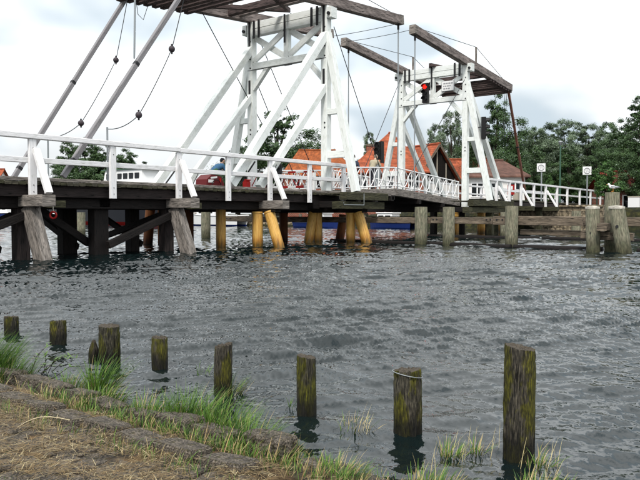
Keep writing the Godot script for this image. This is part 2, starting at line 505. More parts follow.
func left_span():
	var o := thing("approach_span", V(3, 2.4, 1.7), "weathered plank approach deck on dark stringers left of the taller portal", "bridge span")
	var t := -13.9
	while t < 14.2:
		var jit := R(-0.012, 0.012)
		bm(o, "plank", M.plank_wood if rng.randf() < 0.6 else M.moss_wood, V(t, -0.16 + R(-0.02, 0.02), 2.085 + jit), V(t, 5.0, 2.085 + jit), 0.185, 0.09)
		t += 0.2
	for w in [0.09, 1.3, 2.5, 3.7, 4.75]:
		bm(o, "stringer", M.stringer_wood, V(-14, w, 1.875), V(14.25, w, 1.875), 0.2, 0.32)
	for w in [0.32, 2.0, 4.4]:
		bm(o, "lower_stringer", M.tarred_wood, V(-14, w, 1.56), V(14.25, w, 1.56), 0.24, 0.31)
	for k in 7:     # edge timbers laid end to end on the plank ends
		bm(o, "edge_timber", M.grey_wood, V(-14 + k * 4.04, 0.0, 2.185 + R(-0.004, 0.004)), V(-14 + (k + 1) * 4.04 - 0.012, 0.0, 2.185 + R(-0.004, 0.004)), 0.2, 0.1)
	var far := thing("kerb_rail", V(3, 4.8, 2.13), "low white kerb rail along the far edge of the left approach deck", "kerb rail")
	bm(far, "rail", M.white_paint, V(-13, 4.8, 2.42), V(13.0, 4.8, 2.42), 0.12, 0.14)
	for k in 13:
		bm(far, "block", M.white_paint, V(-12.4 + k * 2.05, 4.8, 2.132), V(-12.4 + k * 2.05, 4.8, 2.35), 0.16, 0.12)

	var r := thing("bridge_railing", V(2, 0, 1.7), "white timber railing along the near edge of the left approach deck", "railing")
	var posts := [-10.2, -7.6, -5.1, -2.6, -0.05, 2.48, 5.02, 7.28, 9.49, 11.9, 14.28]
	for k in posts.size():
		var x: float = posts[k]
		bm(r, "post", M.white_paint, V(x, -0.215, 1.71), V(x, -0.215, 3.24), 0.1 + 0.11, 0.1, Vector3(0, 0, 1))
		if k % 2 == 0 and k < 10:
			bm(r, "raking_brace", M.white_paint, V(x + 0.08, -0.27, 2.98), V(x + 0.08, -0.86, 1.80), 0.2, 0.11, Vector3(0, 0, 1))
		for y in [1.84, 2.02, 3.0]:
			var q := g(); q.tube([V(x, -0.26, y), V(x, -0.276, y)], [0.014], 8)
			put(q, "bolt", M.black_iron, r)
	for s in [[-14.0, -2.6], [-2.59, 5.02], [5.03, 14.4]]:
		bm(r, "top_rail", M.white_paint, V(s[0], -0.2, 3.31), V(s[1], -0.2, 3.33), 0.2, 0.14)
		bm(r, "mid_rail", M.white_paint, V(s[0], -0.10, 2.68), V(s[1], -0.10, 2.71), 0.1, 0.15)

	# trestles under it
	for b in [[-5.1, [0.35, 2.2, 4.2]], [-0.05, [0.42, 2.2, 4.2]], [2.5, [0.55, 2.2]], [5.02, [0.42, 2.2, 4.2]]]:
		var x: float = b[0]
		var front: bool = x != 2.5
		var name_of := {-5.1: "dark timber trestle under the left deck nearest the near bank", -0.05: "timber trestle with a pale raking pile, leftmost under the deck", 2.5: "tarred inner trestle between the two pale raking piles", 5.02: "timber trestle with a pale raking pile, beside the first yellow pile"}
		var tr := thing("timber_trestle", V(x, 2.4, 0), name_of[x], "trestle", "trestles under the approach deck")
		bm(tr, "cap_beam", M.tarred_wood, V(x, 5.2, 1.60), V(x, 0.2, 1.60), 0.36, 0.28)
		if front: bm(tr, "cap_end", M.grey_wood, V(x, 0.19, 1.60), V(x, -0.98, 1.60), 0.38, 0.31)
		for w in b[1]:
			bm(tr, "pile", M.stringer_wood if front and w < 1.0 else M.tarred_wood, V(x, w, -0.8), V(x, w, 1.45), 0.36 if front else 0.5, 0.34, Vector3(0, 0, 1))
		if front:
			bm(tr, "raking_pile", M.grey_wood, V(x + 0.04, -0.82, -0.5), V(x + 0.04, 0.0, 1.46), 0.44, 0.3, Vector3(1, 0, 0))
			bm(tr, "cross_brace", M.tarred_wood, V(x - 0.22, 0.5, 1.2), V(x - 0.22, 4.3, 0.25), 0.12, 0.2)
			bm(tr, "raker", M.tarred_wood, V(x - 0.1, 0.1, 1.2), V(x - 2.5, 0.1, 0.32), 0.16, 0.22)
		else:
			bm(tr, "raker", M.tarred_wood, V(x - 1.7, 0.9, 1.36), V(x - 0.1, 0.9, 0.36), 0.16, 0.22)
		bm(tr, "cross_brace", M.tarred_wood, V(x + 0.23, 4.3, 1.2), V(x + 0.23, 2.0, 0.2), 0.12, 0.2)
		if front:
			bm(tr, "packing_block", M.moss_wood, V(x + 0.5, -0.1, 1.52), V(x + 0.92, -0.1, 1.52), 0.4, 0.2)
	# the short outrigger on the steel bent
	var og := thing("timber_trestle", V(9.49, 2.4, 1.3), "grey cap beam on the pair of yellow piles below the left rail", "trestle")
	bm(og, "cap_beam", M.tarred_wood, V(9.49, 5.2, 1.60), V(9.49, 0.2, 1.60), 0.36, 0.28)
	bm(og, "cap_end", M.grey_wood, V(9.49, 0.19, 1.60), V(9.49, -1.0, 1.60), 0.38, 0.31)
	bm(og, "packing_block", M.tarred_wood, V(9.49, 5.0, 1.39), V(9.49, -0.6, 1.39), 0.3, 0.12)
	var hb := thing("timber_trestle", V(13.3, 2.4, 1.3), "heavy dark cross sill carrying the left portal on yellow piles", "trestle")
	bm(hb, "cap_beam", M.tarred_wood, V(12.5, 5.6, 1.62), V(12.5, -0.1, 1.62), 0.4, 0.3)
	bm(hb, "cap_beam", M.tarred_wood, V(14.6, 5.6, 1.40), V(14.6, -1.1, 1.40), 0.4, 0.2)
	bm(hb, "cap_beam", M.tarred_wood, V(13.5, 5.6, 1.40), V(13.5, -0.1, 1.40), 0.4, 0.2)

func steel_pile(a: Vector3, b: Vector3, r: float, m: Material, label: String):
	var q := g()
	var pts := []
	for k in 13: pts.append(a.lerp(b, k / 12.0))
	q.tube(pts, [r], 20)
	for k in q.v.size():      # rusty wet band at the waterline, weed below it
		var y := q.v[k].y + 0.05 * sin(q.v[k].x * 31.0 + q.v[k].z * 23.0)
		q.c[k] = Color.WHITE.lerp(Color(0.62, 0.5, 0.36), smoothstep(0.42, 0.24, y)).lerp(Color(0.16, 0.17, 0.1), smoothstep(0.2, 0.08, y))
	var o := thing("steel_pile", Vector3(a.x, 0, a.z), label, "pile", "tubular steel piles under the bridge")
	put(q, "shaft", m, o)
	var ring := g(); ring.tube([b - (b - a).normalized() * 0.06, b], [r + 0.02], 18)
	put(ring, "head_band", m, o)

func steel_piles():
	var L := [
		[V(8.4, 1.3, -0.8), V(8.4, 1.3, 1.5), 0.19, 1, "single upright yellow pile just right of the pale raking pile"],
		[V(9.3, 0.25, -0.8), V(9.3, 0.25, 1.34), 0.2, 1, "upright yellow pile, left of the pair under the grey cap beam"],
		[V(9.46, -0.98, -0.8), V(9.46, -0.2, 1.34), 0.2, 1, "raking yellow pile, right of the pair under the grey cap beam"],
		[V(12.95, 0.85, -0.8), V(13.5, 0.85, 1.3), 0.2, 1, "yellow pile leaning to the left below the end of the white railing"],
		[V(13.75, 0.8, -0.8), V(13.75, 0.8, 1.3), 0.19, 1, "upright yellow pile behind the one leaning left"],
		[V(14.4, -0.5, -0.8), V(14.4, -0.5, 1.3), 0.2, 1, "upright yellow pile under the foot of the left portal"],
		[V(14.45, -1.6, -0.8), V(14.45, -0.85, 1.3), 0.22, 1, "raking yellow pile, front of all under the left portal"],
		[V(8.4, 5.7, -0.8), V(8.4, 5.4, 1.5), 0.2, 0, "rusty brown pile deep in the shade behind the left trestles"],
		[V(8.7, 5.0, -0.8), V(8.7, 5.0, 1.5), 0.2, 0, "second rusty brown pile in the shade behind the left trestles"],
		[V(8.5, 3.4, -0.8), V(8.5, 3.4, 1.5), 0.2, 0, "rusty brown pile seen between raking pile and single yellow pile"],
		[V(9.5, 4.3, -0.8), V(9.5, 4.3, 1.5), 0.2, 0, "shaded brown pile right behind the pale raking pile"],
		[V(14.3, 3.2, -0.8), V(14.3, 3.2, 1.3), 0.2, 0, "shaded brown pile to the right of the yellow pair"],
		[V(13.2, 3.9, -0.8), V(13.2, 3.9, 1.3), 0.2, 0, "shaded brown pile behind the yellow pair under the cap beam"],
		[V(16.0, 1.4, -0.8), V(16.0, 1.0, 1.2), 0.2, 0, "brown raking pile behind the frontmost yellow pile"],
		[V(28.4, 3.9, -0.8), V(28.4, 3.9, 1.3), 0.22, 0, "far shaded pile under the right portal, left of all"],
		[V(27.2, 1.2, -0.8), V(27.2, 1.2, 1.35), 0.24, 1, "yellow pile seen between two fender posts, left of a pair"],
		[V(27.9, 1.2, -0.8), V(27.9, 1.2, 1.35), 0.22, 1, "yellow pile seen between two fender posts, right of a pair"],
		[V(31.6, 1.2, -0.8), V(31.6, 1.2, 1.35), 0.26, 1, "yellow pile just left of the third fender post"],
		[V(34.1, 0.8, -0.8), V(34.1, 0.8, 1.35), 0.26, 1, "rightmost yellow pile, half hidden by the third fender post"],
	]
	for p in L:
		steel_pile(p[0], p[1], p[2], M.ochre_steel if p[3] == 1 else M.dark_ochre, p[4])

func platform(called_label: String, t0: float, t1: float, w0: float, y: float):
	var o := thing("portal_platform", V((t0 + t1) * 0.5, w0, 1.4), called_label, "platform")
	bm(o, "sill_beam", M.moss_wood, V(t0, w0, y - 0.16), V(t1, w0, y - 0.16), 0.34, 0.32)
	bm(o, "lower_beam", M.moss_wood, V(t0 - 0.4, w0 + 0.1, y - 0.53), V(t1 - 0.15, w0 + 0.1, y - 0.53), 0.34, 0.3)
	bm(o, "sill_beam", M.moss_wood, V(t0, 6.0, y - 0.16), V(t1, 6.0, y - 0.16), 0.34, 0.32)
	for k in 4:
		var x := lerpf(t0 + 0.3, t1 - 0.3, k / 3.0)
		bm(o, "cross_beam", M.tarred_wood, V(x, w0 + 0.2, y - 0.5), V(x, 5.8, y - 0.5), 0.26, 0.26)
	for k in 4:
		bm(o, "board", M.plank_wood, V(t0 + 0.1, w0 + 0.36 + k * 0.24, y - 0.05), V(t1 - 0.1, w0 + 0.36 + k * 0.24, y - 0.05), 0.22, 0.05)
	return o

func right_span():
	var o := thing("approach_span", V(43, 2.4, 1.7), "timber approach deck beyond the right portal, ending at the far bank", "bridge span")
	var q := g(); var t := 27.4
	while t < 56.0:
		var y := deck_y(t) - 0.05
		q.uo = Vector2(R(0, 5), R(0, 5))
		q.beam(V(t, 0.0, y), V(t, 5.0, y), 0.185, 0.09)
		t += 0.2
	put(q, "planks", M.plank_wood, o).set_meta("kind", "stuff")
	for w in [0.15, 2.5, 4.7]:
		bm(o, "stringer", M.stringer_wood, V(27.4, w, 1.92), V(44.0, w, 1.86), 0.24, 0.3)
	for x in [31.2, 35.0, 39.9]:
		var tr := thing("timber_trestle", V(x, 2.4, 0), {31.2: "timber trestle below the right deck beside the portal", 35.0: "timber trestle below the right deck, the middle one", 39.9: "timber trestle below the right deck nearest the far bank"}[x], "trestle", "trestles under the right approach")
		bm(tr, "cap_beam", M.moss_wood, V(x, 5.2, 1.62), V(x, -1.0, 1.62), 0.34, 0.3)
		for w in [0.4, 2.4, 4.4]:
			bm(tr, "pile", M.moss_wood if w < 1.0 else M.tarred_wood, V(x, w, -0.8), V(x, w, 1.47), 0.36, 0.36, Vector3(0, 0, 1))
	var r := thing("bridge_railing", V(42, 0, 1.8), "white timber railing of the far approach right of the second portal", "railing")
	var posts := [31.0, 33.1, 35.1, 37.5, 39.9, 42.4, 44.8, 48.0, 51.0, 54.0, 57.0]
	for k in posts.size():
		var x: float = posts[k]; var y := deck_y(x)
		bm(r, "post", M.white_paint, V(x, -0.08, y - 0.4), V(x, -0.08, y + 1.1), 0.2, 0.13, Vector3(0, 0, 1))
		if k % 2 == 0 and k < 6:
			bm(r, "raking_brace", M.white_paint, V(x + 0.14, -0.13, y + 0.78), V(x + 0.14, -0.85, y - 0.42), 0.18, 0.11, Vector3(0, 0, 1))
	var prev := 29.9
	for x in [39.9, 48.0, 57.2]:
		bm(r, "top_rail", M.white_paint, V(prev, -0.06, deck_y(maxf(prev, 31.0)) + 1.16), V(x - 0.01, -0.06, deck_y(x) + 1.16), 0.18, 0.13)
		bm(r, "mid_rail", M.white_paint, V(prev, 0.05, deck_y(maxf(prev, 31.0)) + 0.56), V(x - 0.01, 0.05, deck_y(x) + 0.56), 0.1, 0.13)
		prev = x
	var r2 := thing("bridge_railing", V(42, 4.9, 1.8), "white timber railing along the back edge of the far approach", "railing")
	for x in posts:
		bm(r2, "post", M.white_paint, V(x, 4.95, deck_y(x) - 0.2), V(x, 4.95, deck_y(x) + 1.1), 0.18, 0.13, Vector3(0, 0, 1))
	bm(r2, "top_rail", M.white_paint, V(28.4, 4.95, 3.4), V(57.2, 4.95, deck_y(57.0) + 1.16), 0.16, 0.13)
	bm(r2, "mid_rail", M.white_paint, V(28.4, 4.86, 2.8), V(57.2, 4.86, deck_y(57.0) + 0.56), 0.1, 0.12)
	# abutment of the right end
	var ab := thing("abutment_wall", V(43.5, 2, 0), "brown stone abutment wall under the right end of the bridge", "wall")
	var aq := g(); aq.beam(V(43.9, -3.2, 0.65), V(43.9, 7.5, 0.65), 1.2, 2.3)
	put(aq, "masonry", M.quay_stone, ab)
	var w := -3.2
	while w < 7.4:
		bm(ab, "coping_stone", M.quay_stone, V(43.85, w, 1.86), V(43.85, minf(w + 1.07, 7.5), 1.86), 1.4, 0.14)
		w += 1.09

# ---------------------------------------------------------------- the bridge: portals, leaves, balance beams
func portal(tc: float, dir: float, by: float, label: String, wh: Material) -> Node3D:   # dir: the way its braces lean out (-1 left, +1 right)
	var o := thing("bridge_portal", V(tc, 2.25, by), label, "portal")
	var A := 0.12; var B := 4.37
	for s in [0, 1]:
		var w := A if s == 0 else B
		var out := -1.0 if s == 0 else 1.0
		bm(o, "post", wh, V(tc, w, by - (0.35 if dir > 0 and s == 0 else 0.0)), V(tc, w, 10.02), 0.32, 0.32, Vector3(0, 0, 1))
		bm(o, "raking_leg", wh, V(tc, w + out * 1.53, by), V(tc, w + out * 0.06, 8.85), 0.3, 0.28, Vector3(1, 0, 0))
		for y in [3.75, 5.55]:
			var reach: float = out * (1.53 - 1.47 * (y - by) / (8.85 - by))
			bm(o, "strut", wh, V(tc, w + out * 0.14, y), V(tc, w + reach, y), 0.22, 0.3 if y < 4.0 else 0.24)
		bm(o, "upper_brace", wh, V(tc + dir * 0.08, w, 8.78), V(tc + dir * 5.72, w, by + 0.12), 0.29, 0.3)
		bm(o, "lower_brace", wh, V(tc + dir * 0.1, w + 0.004, 6.62), V(tc + dir * 4.2, w + 0.004, by + 0.08), 0.26, 0.27)
		# iron straps where braces meet the post and the deck
		for y in [[8.85, 10.0], [6.6, 7.35]]:
			bm(o, "iron_strap", M.black_iron, V(tc + dir * 0.175, w, y[0]), V(tc + dir * 0.175, w, y[1]), 0.11, 0.03, Vector3(1, 0, 0))
			bm(o, "iron_strap", M.black_iron, V(tc + dir * 0.175, w, y[0]), V(tc + dir * 0.47, w, y[0] - 0.33), 0.11, 0.03, Vector3(1, 0, 0))
		bm(o, "iron_strap", M.black_iron, V(tc + dir * 5.45, w - 0.1, by + 0.02), V(tc + dir * 4.55, w - 0.1, by + 1.02), 0.06, 0.05)
		bm(o, "iron_strap", M.black_iron, V(tc + dir * 3.95, w - 0.1, by + 0.02), V(tc + dir * 3.35, w - 0.1, by + 0.98), 0.06, 0.05)
		for y in [4.9, 5.1, 7.9, 8.3, 8.7, 9.1]:
			var bt := g(); bt.tube([V(tc - 0.16, w - 0.05, y), V(tc - 0.185, w - 0.05, y)], [0.035], 8)
			put(bt, "bolt", M.black_iron, o)
		# hanging iron of the head beam
		for k in [0.32, 0.62]:
			bm(o, "iron_strap", M.black_iron, V(tc - 0.215, w - out * k, 9.2), V(tc - 0.215, w - out * k, 10.0), 0.12, 0.03, Vector3(1, 0, 0))
		bm(o, "beam_end_plate", wh, V(tc, w + out * 0.17, 9.66), V(tc, w + out * 0.42, 9.66), 0.4, 0.44)
		var eb := g(); eb.tube([V(tc - 0.2, w + out * 0.3, 9.6), V(tc - 0.28, w + out * 0.3, 9.6)], [0.07], 10)
		put(eb, "bolt", M.black_iron, o)
		# knee brace below the lower chord
		bm(o, "knee_brace", wh, V(tc, w - out * 0.12, 6.95), V(tc, w - out * 1.0, 7.87), 0.2, 0.2, Vector3(1, 0, 0))
	bm(o, "head_beam", wh, V(tc, 0.29, 9.49), V(tc, 4.2, 9.49), 0.34, 0.3)
	bm(o, "head_beam", wh, V(tc, 0.29, 9.80), V(tc, 4.2, 9.80), 0.36, 0.3)
	bm(o, "lower_chord", wh, V(tc, 0.285, 7.98), V(tc, 4.205, 7.98), 0.26, 0.29)
	bm(o, "king_post", wh, V(tc, 2.245, 8.105), V(tc, 2.245, 9.335), 0.24, 0.26, Vector3(0, 0, 1))
	bm(o, "iron_strap", M.black_iron, V(tc - 0.2, 2.245, 8.75), V(tc - 0.2, 2.245, 9.98), 0.1, 0.03, Vector3(1, 0, 0))
	bm(o, "chord_plate", M.grey_steel, V(tc, 2.05, 7.83), V(tc, 2.45, 7.83), 0.2, 0.05)
	tb(o, "tie_rod", M.wire, [V(tc - 0.16, 0.0, 7.8), V(tc - 0.16, 4.5, 7.8)], [0.014], 6)
	for h in [[0.3, 2.11], [2.38, 4.19]]:
		bm(o, "panel_cross", wh, V(tc + 0.055, h[0], 8.2), V(tc + 0.055, h[1], 9.28), 0.1, 0.27)
		bm(o, "panel_cross", wh, V(tc - 0.055, h[0], 9.28), V(tc - 0.055, h[1], 8.2), 0.1, 0.27)
	return o

func leaf(t0: float, t1: float, y0: float, y1: float, label: String, gates: Array):
	var o := thing("bascule_leaf", V(t0, 2.25, y0), label, "bridge leaf")
	var at := func(t: float) -> float: return lerpf(y0, y1, (t - t0) / (t1 - t0))
	for w in [0.42, 4.1]:
		bm(o, "edge_beam", M.grey_wood, V(t0, w, y0 - 0.19), V(t1, w, y1 - 0.19), 0.3, 0.37)
	for w in [1.4, 2.25, 3.1]:
		bm(o, "stringer", M.tarred_wood, V(t0, w, y0 - 0.26), V(t1, w, y1 - 0.26), 0.24, 0.26)
	for k in 4:
		var x := lerpf(t0 + 0.5, t1 - 0.5, k / 3.0)
		bm(o, "cross_beam", M.tarred_wood, V(x, 0.2, at.call(x) - 0.5), V(x, 4.3, at.call(x) - 0.5), 0.24, 0.22)
	var q := g(); var t := minf(t0, t1) + 0.1
	while t < maxf(t0, t1) - 0.08:
		q.uo = Vector2(R(0, 5), R(0, 5))
		q.beam(V(t, 0.58, at.call(t) - 0.05), V(t, 3.94, at.call(t) - 0.05), 0.185, 0.08)
		t += 0.2
	put(q, "planks", M.plank_wood, o).set_meta("kind", "stuff")
	# white iron railing with curved lattice on both edges
	var sgn := signf(t1 - t0)
	for s in 2:
		var w := 0.36 if s == 0 else 4.16
		var r := thing("leaf_railing", V(t0, w, y0), gates[s], "railing")
		var up := func(x: float, h: float, lean := 0.0) -> Vector3: return V(x, w + lean, at.call(x) + h)
		tb(r, "top_rail", M.white_metal, [up.call(t0, 1.02), up.call(t1, 1.02)], [0.034], 8)
		tb(r, "bottom_rail", M.white_metal, [up.call(t0, 0.12), up.call(t1, 0.12)], [0.026], 8)
		var n := roundi(absf(t1 - t0) / 0.74)
		for k in n + 1:
			var x := lerpf(t0, t1, float(k) / n)
			bm(r, "upright", M.white_metal, up.call(x, 0.0), up.call(x, 1.02), 0.05, 0.04, Vector3(0, 0, 1))
			if k == n: break
			var x2 := lerpf(t0, t1, (k + 1.0) / n)
			var cx := (x + x2) * 0.5
			for side in [x + sgn * 0.04, x2 - sgn * 0.04]:
				var arc := []
				for m in 9:
					var f := m / 8.0
					arc.append(up.call(lerpf(side, cx - signf(cx - side) * 0.02, sin(PI * f)), lerpf(0.13, 1.0, f)))
				tb(r, "lattice_bar", M.white_metal, arc, [0.02], 6)
			var arc2 := [up.call(x, 0.57), up.call(x2, 0.57)]
			if k % 2 == 0: tb(r, "lattice_bar", M.white_metal, [up.call(cx, 0.13), up.call(cx, 1.0)], [0.014], 6)

func balance(tip: Vector2, tail: Vector2, label: String, inner: float):   # (t, y) of the two ends
	var o := thing("balance_frame", V((tip.x + tail.x) * 0.5, 2.25, (tip.y + tail.y) * 0.5), label, "balance beam")
	var d := (tip - tail).normalized()
	var at := func(f: float, w: float, dy := 0.0) -> Vector3:
		var p := tail.lerp(tip, f); return V(p.x, w, p.y + dy)
	for w in [0.12, 4.37]:
		bm(o, "balance_beam", M.beam_wood, at.call(0.0, w), at.call(1.0, w), 0.34, 0.44)
		bm(o, "end_cap", M.grey_wood, at.call(0.978, w, 0.0), at.call(1.003, w, 0.0), 0.355, 0.455)
	for f in [0.02, 0.13, 0.28, 0.43]:
		bm(o, "cross_beam", M.beam_dark, at.call(f, 0.29, 0.0), at.call(f, 4.2, 0.0), 0.26, 0.3)
	bm(o, "cross_beam", M.beam_wood, at.call(inner, 0.29, 0.05), at.call(inner, 4.2, 0.05), 0.24, 0.26)
	for k in 2:
		bm(o, "diagonal", M.beam_dark, at.call(0.29, 0.5 if k == 0 else 4.0, -0.02), at.call(0.55, 2.2, -0.02), 0.16, 0.18)
	for k in 9:     # ballast planks across the tail
		var f := 0.012 + k * 0.031
		bm(o, "ballast_plank", M.beam_dark, at.call(f, -0.02, -0.29 + 0.01 * (k % 2)), at.call(f, 4.5, -0.29 + 0.01 * (k % 2)), 0.21, 0.12)
	for w in [0.12, 4.37]:   # truss stay over each beam
		var foot: Vector3 = at.call(inner - 0.03, w, 0.2)
		var head := foot + Vector3(0, 1.0, 0)
		bm(o, "stay_post", M.grey_wood, foot, head, 0.1, 0.1, Vector3(0, 0, 1))
		tb(o, "stay_wire", M.wire, [at.call(0.96, w, 0.22), head], [0.016], 6)
		tb(o, "stay_wire", M.wire, [head, at.call(0.06, w, 0.22)], [0.016], 6)

func bridge():
	left_span()
	steel_piles()
	platform("mossy timber platform at the foot of the left portal", 12.55, 15.7, -1.42, 2.14)
	platform("mossy timber platform at the foot of the right portal", 24.2, 29.9, -1.5, 2.0)
	right_span()
	portal(13.46, -1.0, 2.17, "taller looking white timber portal on the left of the channel", M.tower_paint)
	portal(26.95, 1.0, 2.02, "white timber portal with the red light, right of the channel", M.tower_paint)
	leaf(14.2, 19.5, 2.25, 2.53, "left half of the lifting deck where a man leans on the rail", ["white lattice railing in front of the man in the beige jacket", "white lattice railing at the back of the left lifting deck"])
	leaf(26.6, 19.6, 2.08, 2.53, "right half of the lifting deck sloping down to the right portal", ["white lattice railing before the orange roof with the dark gable", "white lattice railing at the back of the right lifting deck"])
	balance(Vector2(19.55, 10.74), Vector2(6.1, 9.58), "brown balance beams on top of the left portal with planked tail", 0.48)
	balance(Vector2(20.75, 10.56), Vector2(33.5, 9.45), "grey balance beams tilted up to the left over the right portal", 0.44)
	var rods := [[19.35, 0.12, 10.5, 2.55, "thin hanger rod from the left portal's near beam tip"], [19.35, 4.37, 10.5, 2.6, "thin hanger rod seen beside the left portal's near post"], [21.0, 0.12, 10.3, 2.5, "thin hanger rod from the right portal's near beam tip"], [21.2, 4.37, 10.3, 2.5, "thin hanger rod from the right portal's far beam tip"]]
	for r in rods:
		var h := thing("hanger_rod", V(r[0], r[1], r[3]), r[4], "rod", "hanger rods of the lifting deck")
		tb(h, "rod", M.grey_steel, [V(r[0], r[1], r[3] - 0.1), V(r[0], r[1], r[2])], [0.03], 8)
		tb(h, "shackle", M.black_iron, [V(r[0], r[1], r[2] - 0.25), V(r[0], r[1], r[2])], [0.055], 8)
	var wires := [
		[V(10.32, 4.3, 9.75), V(14.2, 4.3, 5.3), "slanting wire under the left balance beam, furthest left"],
		[V(13.7, 4.15, 9.3), V(18.3, 4.1, 2.6), "slanting wire from the far post head of the left portal"],
		[V(13.72, 4.2, 7.1), V(16.6, 4.1, 2.5), "short slanting wire low on the far post of the left portal"],
		[V(13.85, 0.0, 9.2), V(18.8, 0.42, 2.5), "slanting wire from the near post head of the left portal"],
		[V(26.75, 4.37, 9.5), V(21.5, 4.1, 2.5), "slanting wire from the far post head of the right portal"],
		[V(26.5, 0.0, 8.9), V(20.3, 0.42, 2.5), "slanting wire from the near post head of the right portal"]]
	for w in wires:
		var q := g(); q.tube(sag(w[0], w[1], 0.02, 4), [0.02], 6)
		alone(q, "stay_cable", M.wire, w[2], "cable", "slanting wires of the bridge")
	for w in [[V(19.5, 0.1, 10.6), V(19.5, 4.37, 10.6), "thin wire between the two beam tips of the left portal"], [V(20.9, 0.12, 10.6), V(20.9, 4.37, 10.6), "thin wire between the two beam tips of the right portal"]]:
		var q2 := g(); q2.tube(sag(w[0], w[1], 0.05, 6), [0.014], 6)
		alone(q2, "tie_wire", M.wire, w[2], "wire")
	# hauling poles down from the beam tails
	for p in [[V(6.15, 0.12, 9.4), V(1.06, 0.12, 2.3), M.strut_wood, "long grey hauling pole slanting down to the left deck, right one"], [V(6.5, 4.37, 9.4), V(1.85, 4.37, 2.3), M.strut_wood, "long grey hauling pole slanting down to the left deck, left one"], [V(33.25, 0.12, 9.2), V(37.6, 0.5, 2.3), M.red_strut, "red brown hauling pole hanging from the right beam tail"]]:
		var h := thing("hauling_pole", p[1], p[3], "pole", "hauling poles of the balance beams")
		bm(h, "pole", p[2], p[1], p[0], 0.14, 0.15)
		tb(h, "eye_bolt", M.black_iron, [p[0], p[0] + Vector3(0, 0.25, 0)], [0.05], 8)
		for f in [0.06, 0.5]:
			bm(h, "iron_band", M.black_iron, (p[1] as Vector3).lerp(p[0], f), (p[1] as Vector3).lerp(p[0], f + 0.012), 0.155, 0.165)
	for x in [32.9, 33.2]:
		var q3 := g(); q3.tube(sag(V(x, 0.2, 9.3), V(x + 1.3, 0.9, 6.2), 0.25, 8), [0.016], 6)
		alone(q3, "rope", M.wire, "thin rope hanging from the right beam tail, the %s one" % ("left" if x < 33.0 else "right"), "rope")
	# cables with weights on the left beam tails
	for s in [[[V(6.6, 4.37, 9.5), V(6.02, 4.37, 7.0), V(4.5, 4.37, 4.5), V(3.2, 4.37, 3.86)], "hanging cable with two round weights, the left one"], [[V(5.9, 0.12, 9.4), V(5.06, 0.12, 6.62), V(3.71, 0.12, 4.33), V(2.55, 0.12, 3.78)], "hanging cable with two round weights, the right one"]]:
		var c := thing("weighted_cable", s[0][3], s[1], "cable", "cables with round weights")
		for k in 3:
			tb(c, "cable", M.wire, sag(s[0][k], s[0][k + 1], 0.03 + 0.05 * k, 6), [0.014], 6)
		for k in [1, 2]:
			var q4 := g(); q4.ball(s[0][k], Vector3.ONE * 0.108, 10, 14)
			var wgt := put(q4, "weight", M.dark_ball, c)
			var q5 := g(); q5.tube([s[0][k] - Vector3(0, 0.16, 0), s[0][k] + Vector3(0, 0.16, 0)], [0.03], 6)
			put(q5, "collar", M.black_iron, c)
		var e: Vector3 = s[0][3]
		var pl := thing("cable_post", Vector3(e.x, 2.13, e.z), "thin pale post holding the end of the %s weighted cable" % ("left" if e.z < -1.0 else "right"), "post")
		tb(pl, "post", M.grey_steel, [Vector3(e.x, 2.13, e.z), e + Vector3(0, 0.06, 0)], [0.028], 8)
		tb(pl, "foot_plate", M.grey_steel, [Vector3(e.x, 2.132, e.z), Vector3(e.x, 2.16, e.z)], [0.1], 10)
	var wr := g(); wr.tube([V(6.9, 4.3, 9.5), V(7.0, 4.3, 8.9), V(7.25, 4.3, 8.75), V(7.5, 4.3, 9.4)], [0.012], 6)
	alone(wr, "slack_wire", M.wire, "slack loop of wire at the top left under the balance beam", "wire")
	var vl := g(); vl.tube([V(3.62, 0.12, 8.2), V(3.56, 0.12, 6.05)], [0.03], 8)
	alone(vl, "hanging_rod", M.grey_steel, "short upright rod hanging between the two grey hauling poles", "rod")

# ---------------------------------------------------------------- fenders, booms, mooring piles
func wood_pile(o: Node3D, called: String, at: Vector3, top: float, r: float, m: Material, lean := Vector3.ZERO, cap := "", sides := 18):
	var q := g()
	var wob := noise(int(at.x * 97.0 + at.z * 31.0), 1.4, 3)
	var rows := 9
	var start := q.v.size()
	for i in rows + 1:
		var f := float(i) / rows
		var y := lerpf(-0.7, top, f)
		var wet := smoothstep(0.5, 0.12, y)     # the zone that stays wet and grows weed
		q.col = Color(1, 1, 1).lerp(Color(0.30, 0.31, 0.24), wet)
		for j in sides + 1:
			var a := TAU * (j % sides) / sides
			var rr := r * (1.0 + 0.06 * wob.get_noise_3d(cos(a) * 0.8, y * 0.8, sin(a) * 0.8)) * (0.985 if i == rows else 1.0)
			q.vert(Vector3(at.x, y, at.z) + lean * (f - 1.0) + Vector3(cos(a) * rr, 0, sin(a) * rr), Vector3(cos(a), 0.0, sin(a)), q.uo + Vector2(y, a * r))
	for i in rows:
		for j in sides:
			var i0 := start + i * (sides + 1) + j
			var i1 := i0 + sides + 1
			q.face(i0, i1 + 1, i0 + 1); q.face(i0, i1, i1 + 1)
	q.col = Color.WHITE
	var base := start + rows * (sides + 1)
	var hd := Geo.new()
	for j in sides:
		hd.tri(q.v[base + j], q.v[base + j + 1], Vector3(at.x, top + 0.008, at.z), Vector3(at.x, top - 1.0, at.z))
	put(q, called, m, o)
	put(hd, "end_grain", M.guano if cap == "white" else M.pile_head, o)
	if cap == "white":
		var cq := Geo.new(); cq.lathe(Vector3(at.x, top - 0.05, at.z), [Vector2(r * 1.03, 0), Vector2(r * 1.03, 0.07), Vector2(r * 0.6, 0.10), Vector2(0.001, 0.11)], 18)
		put(cq, "droppings", M.guano, o)

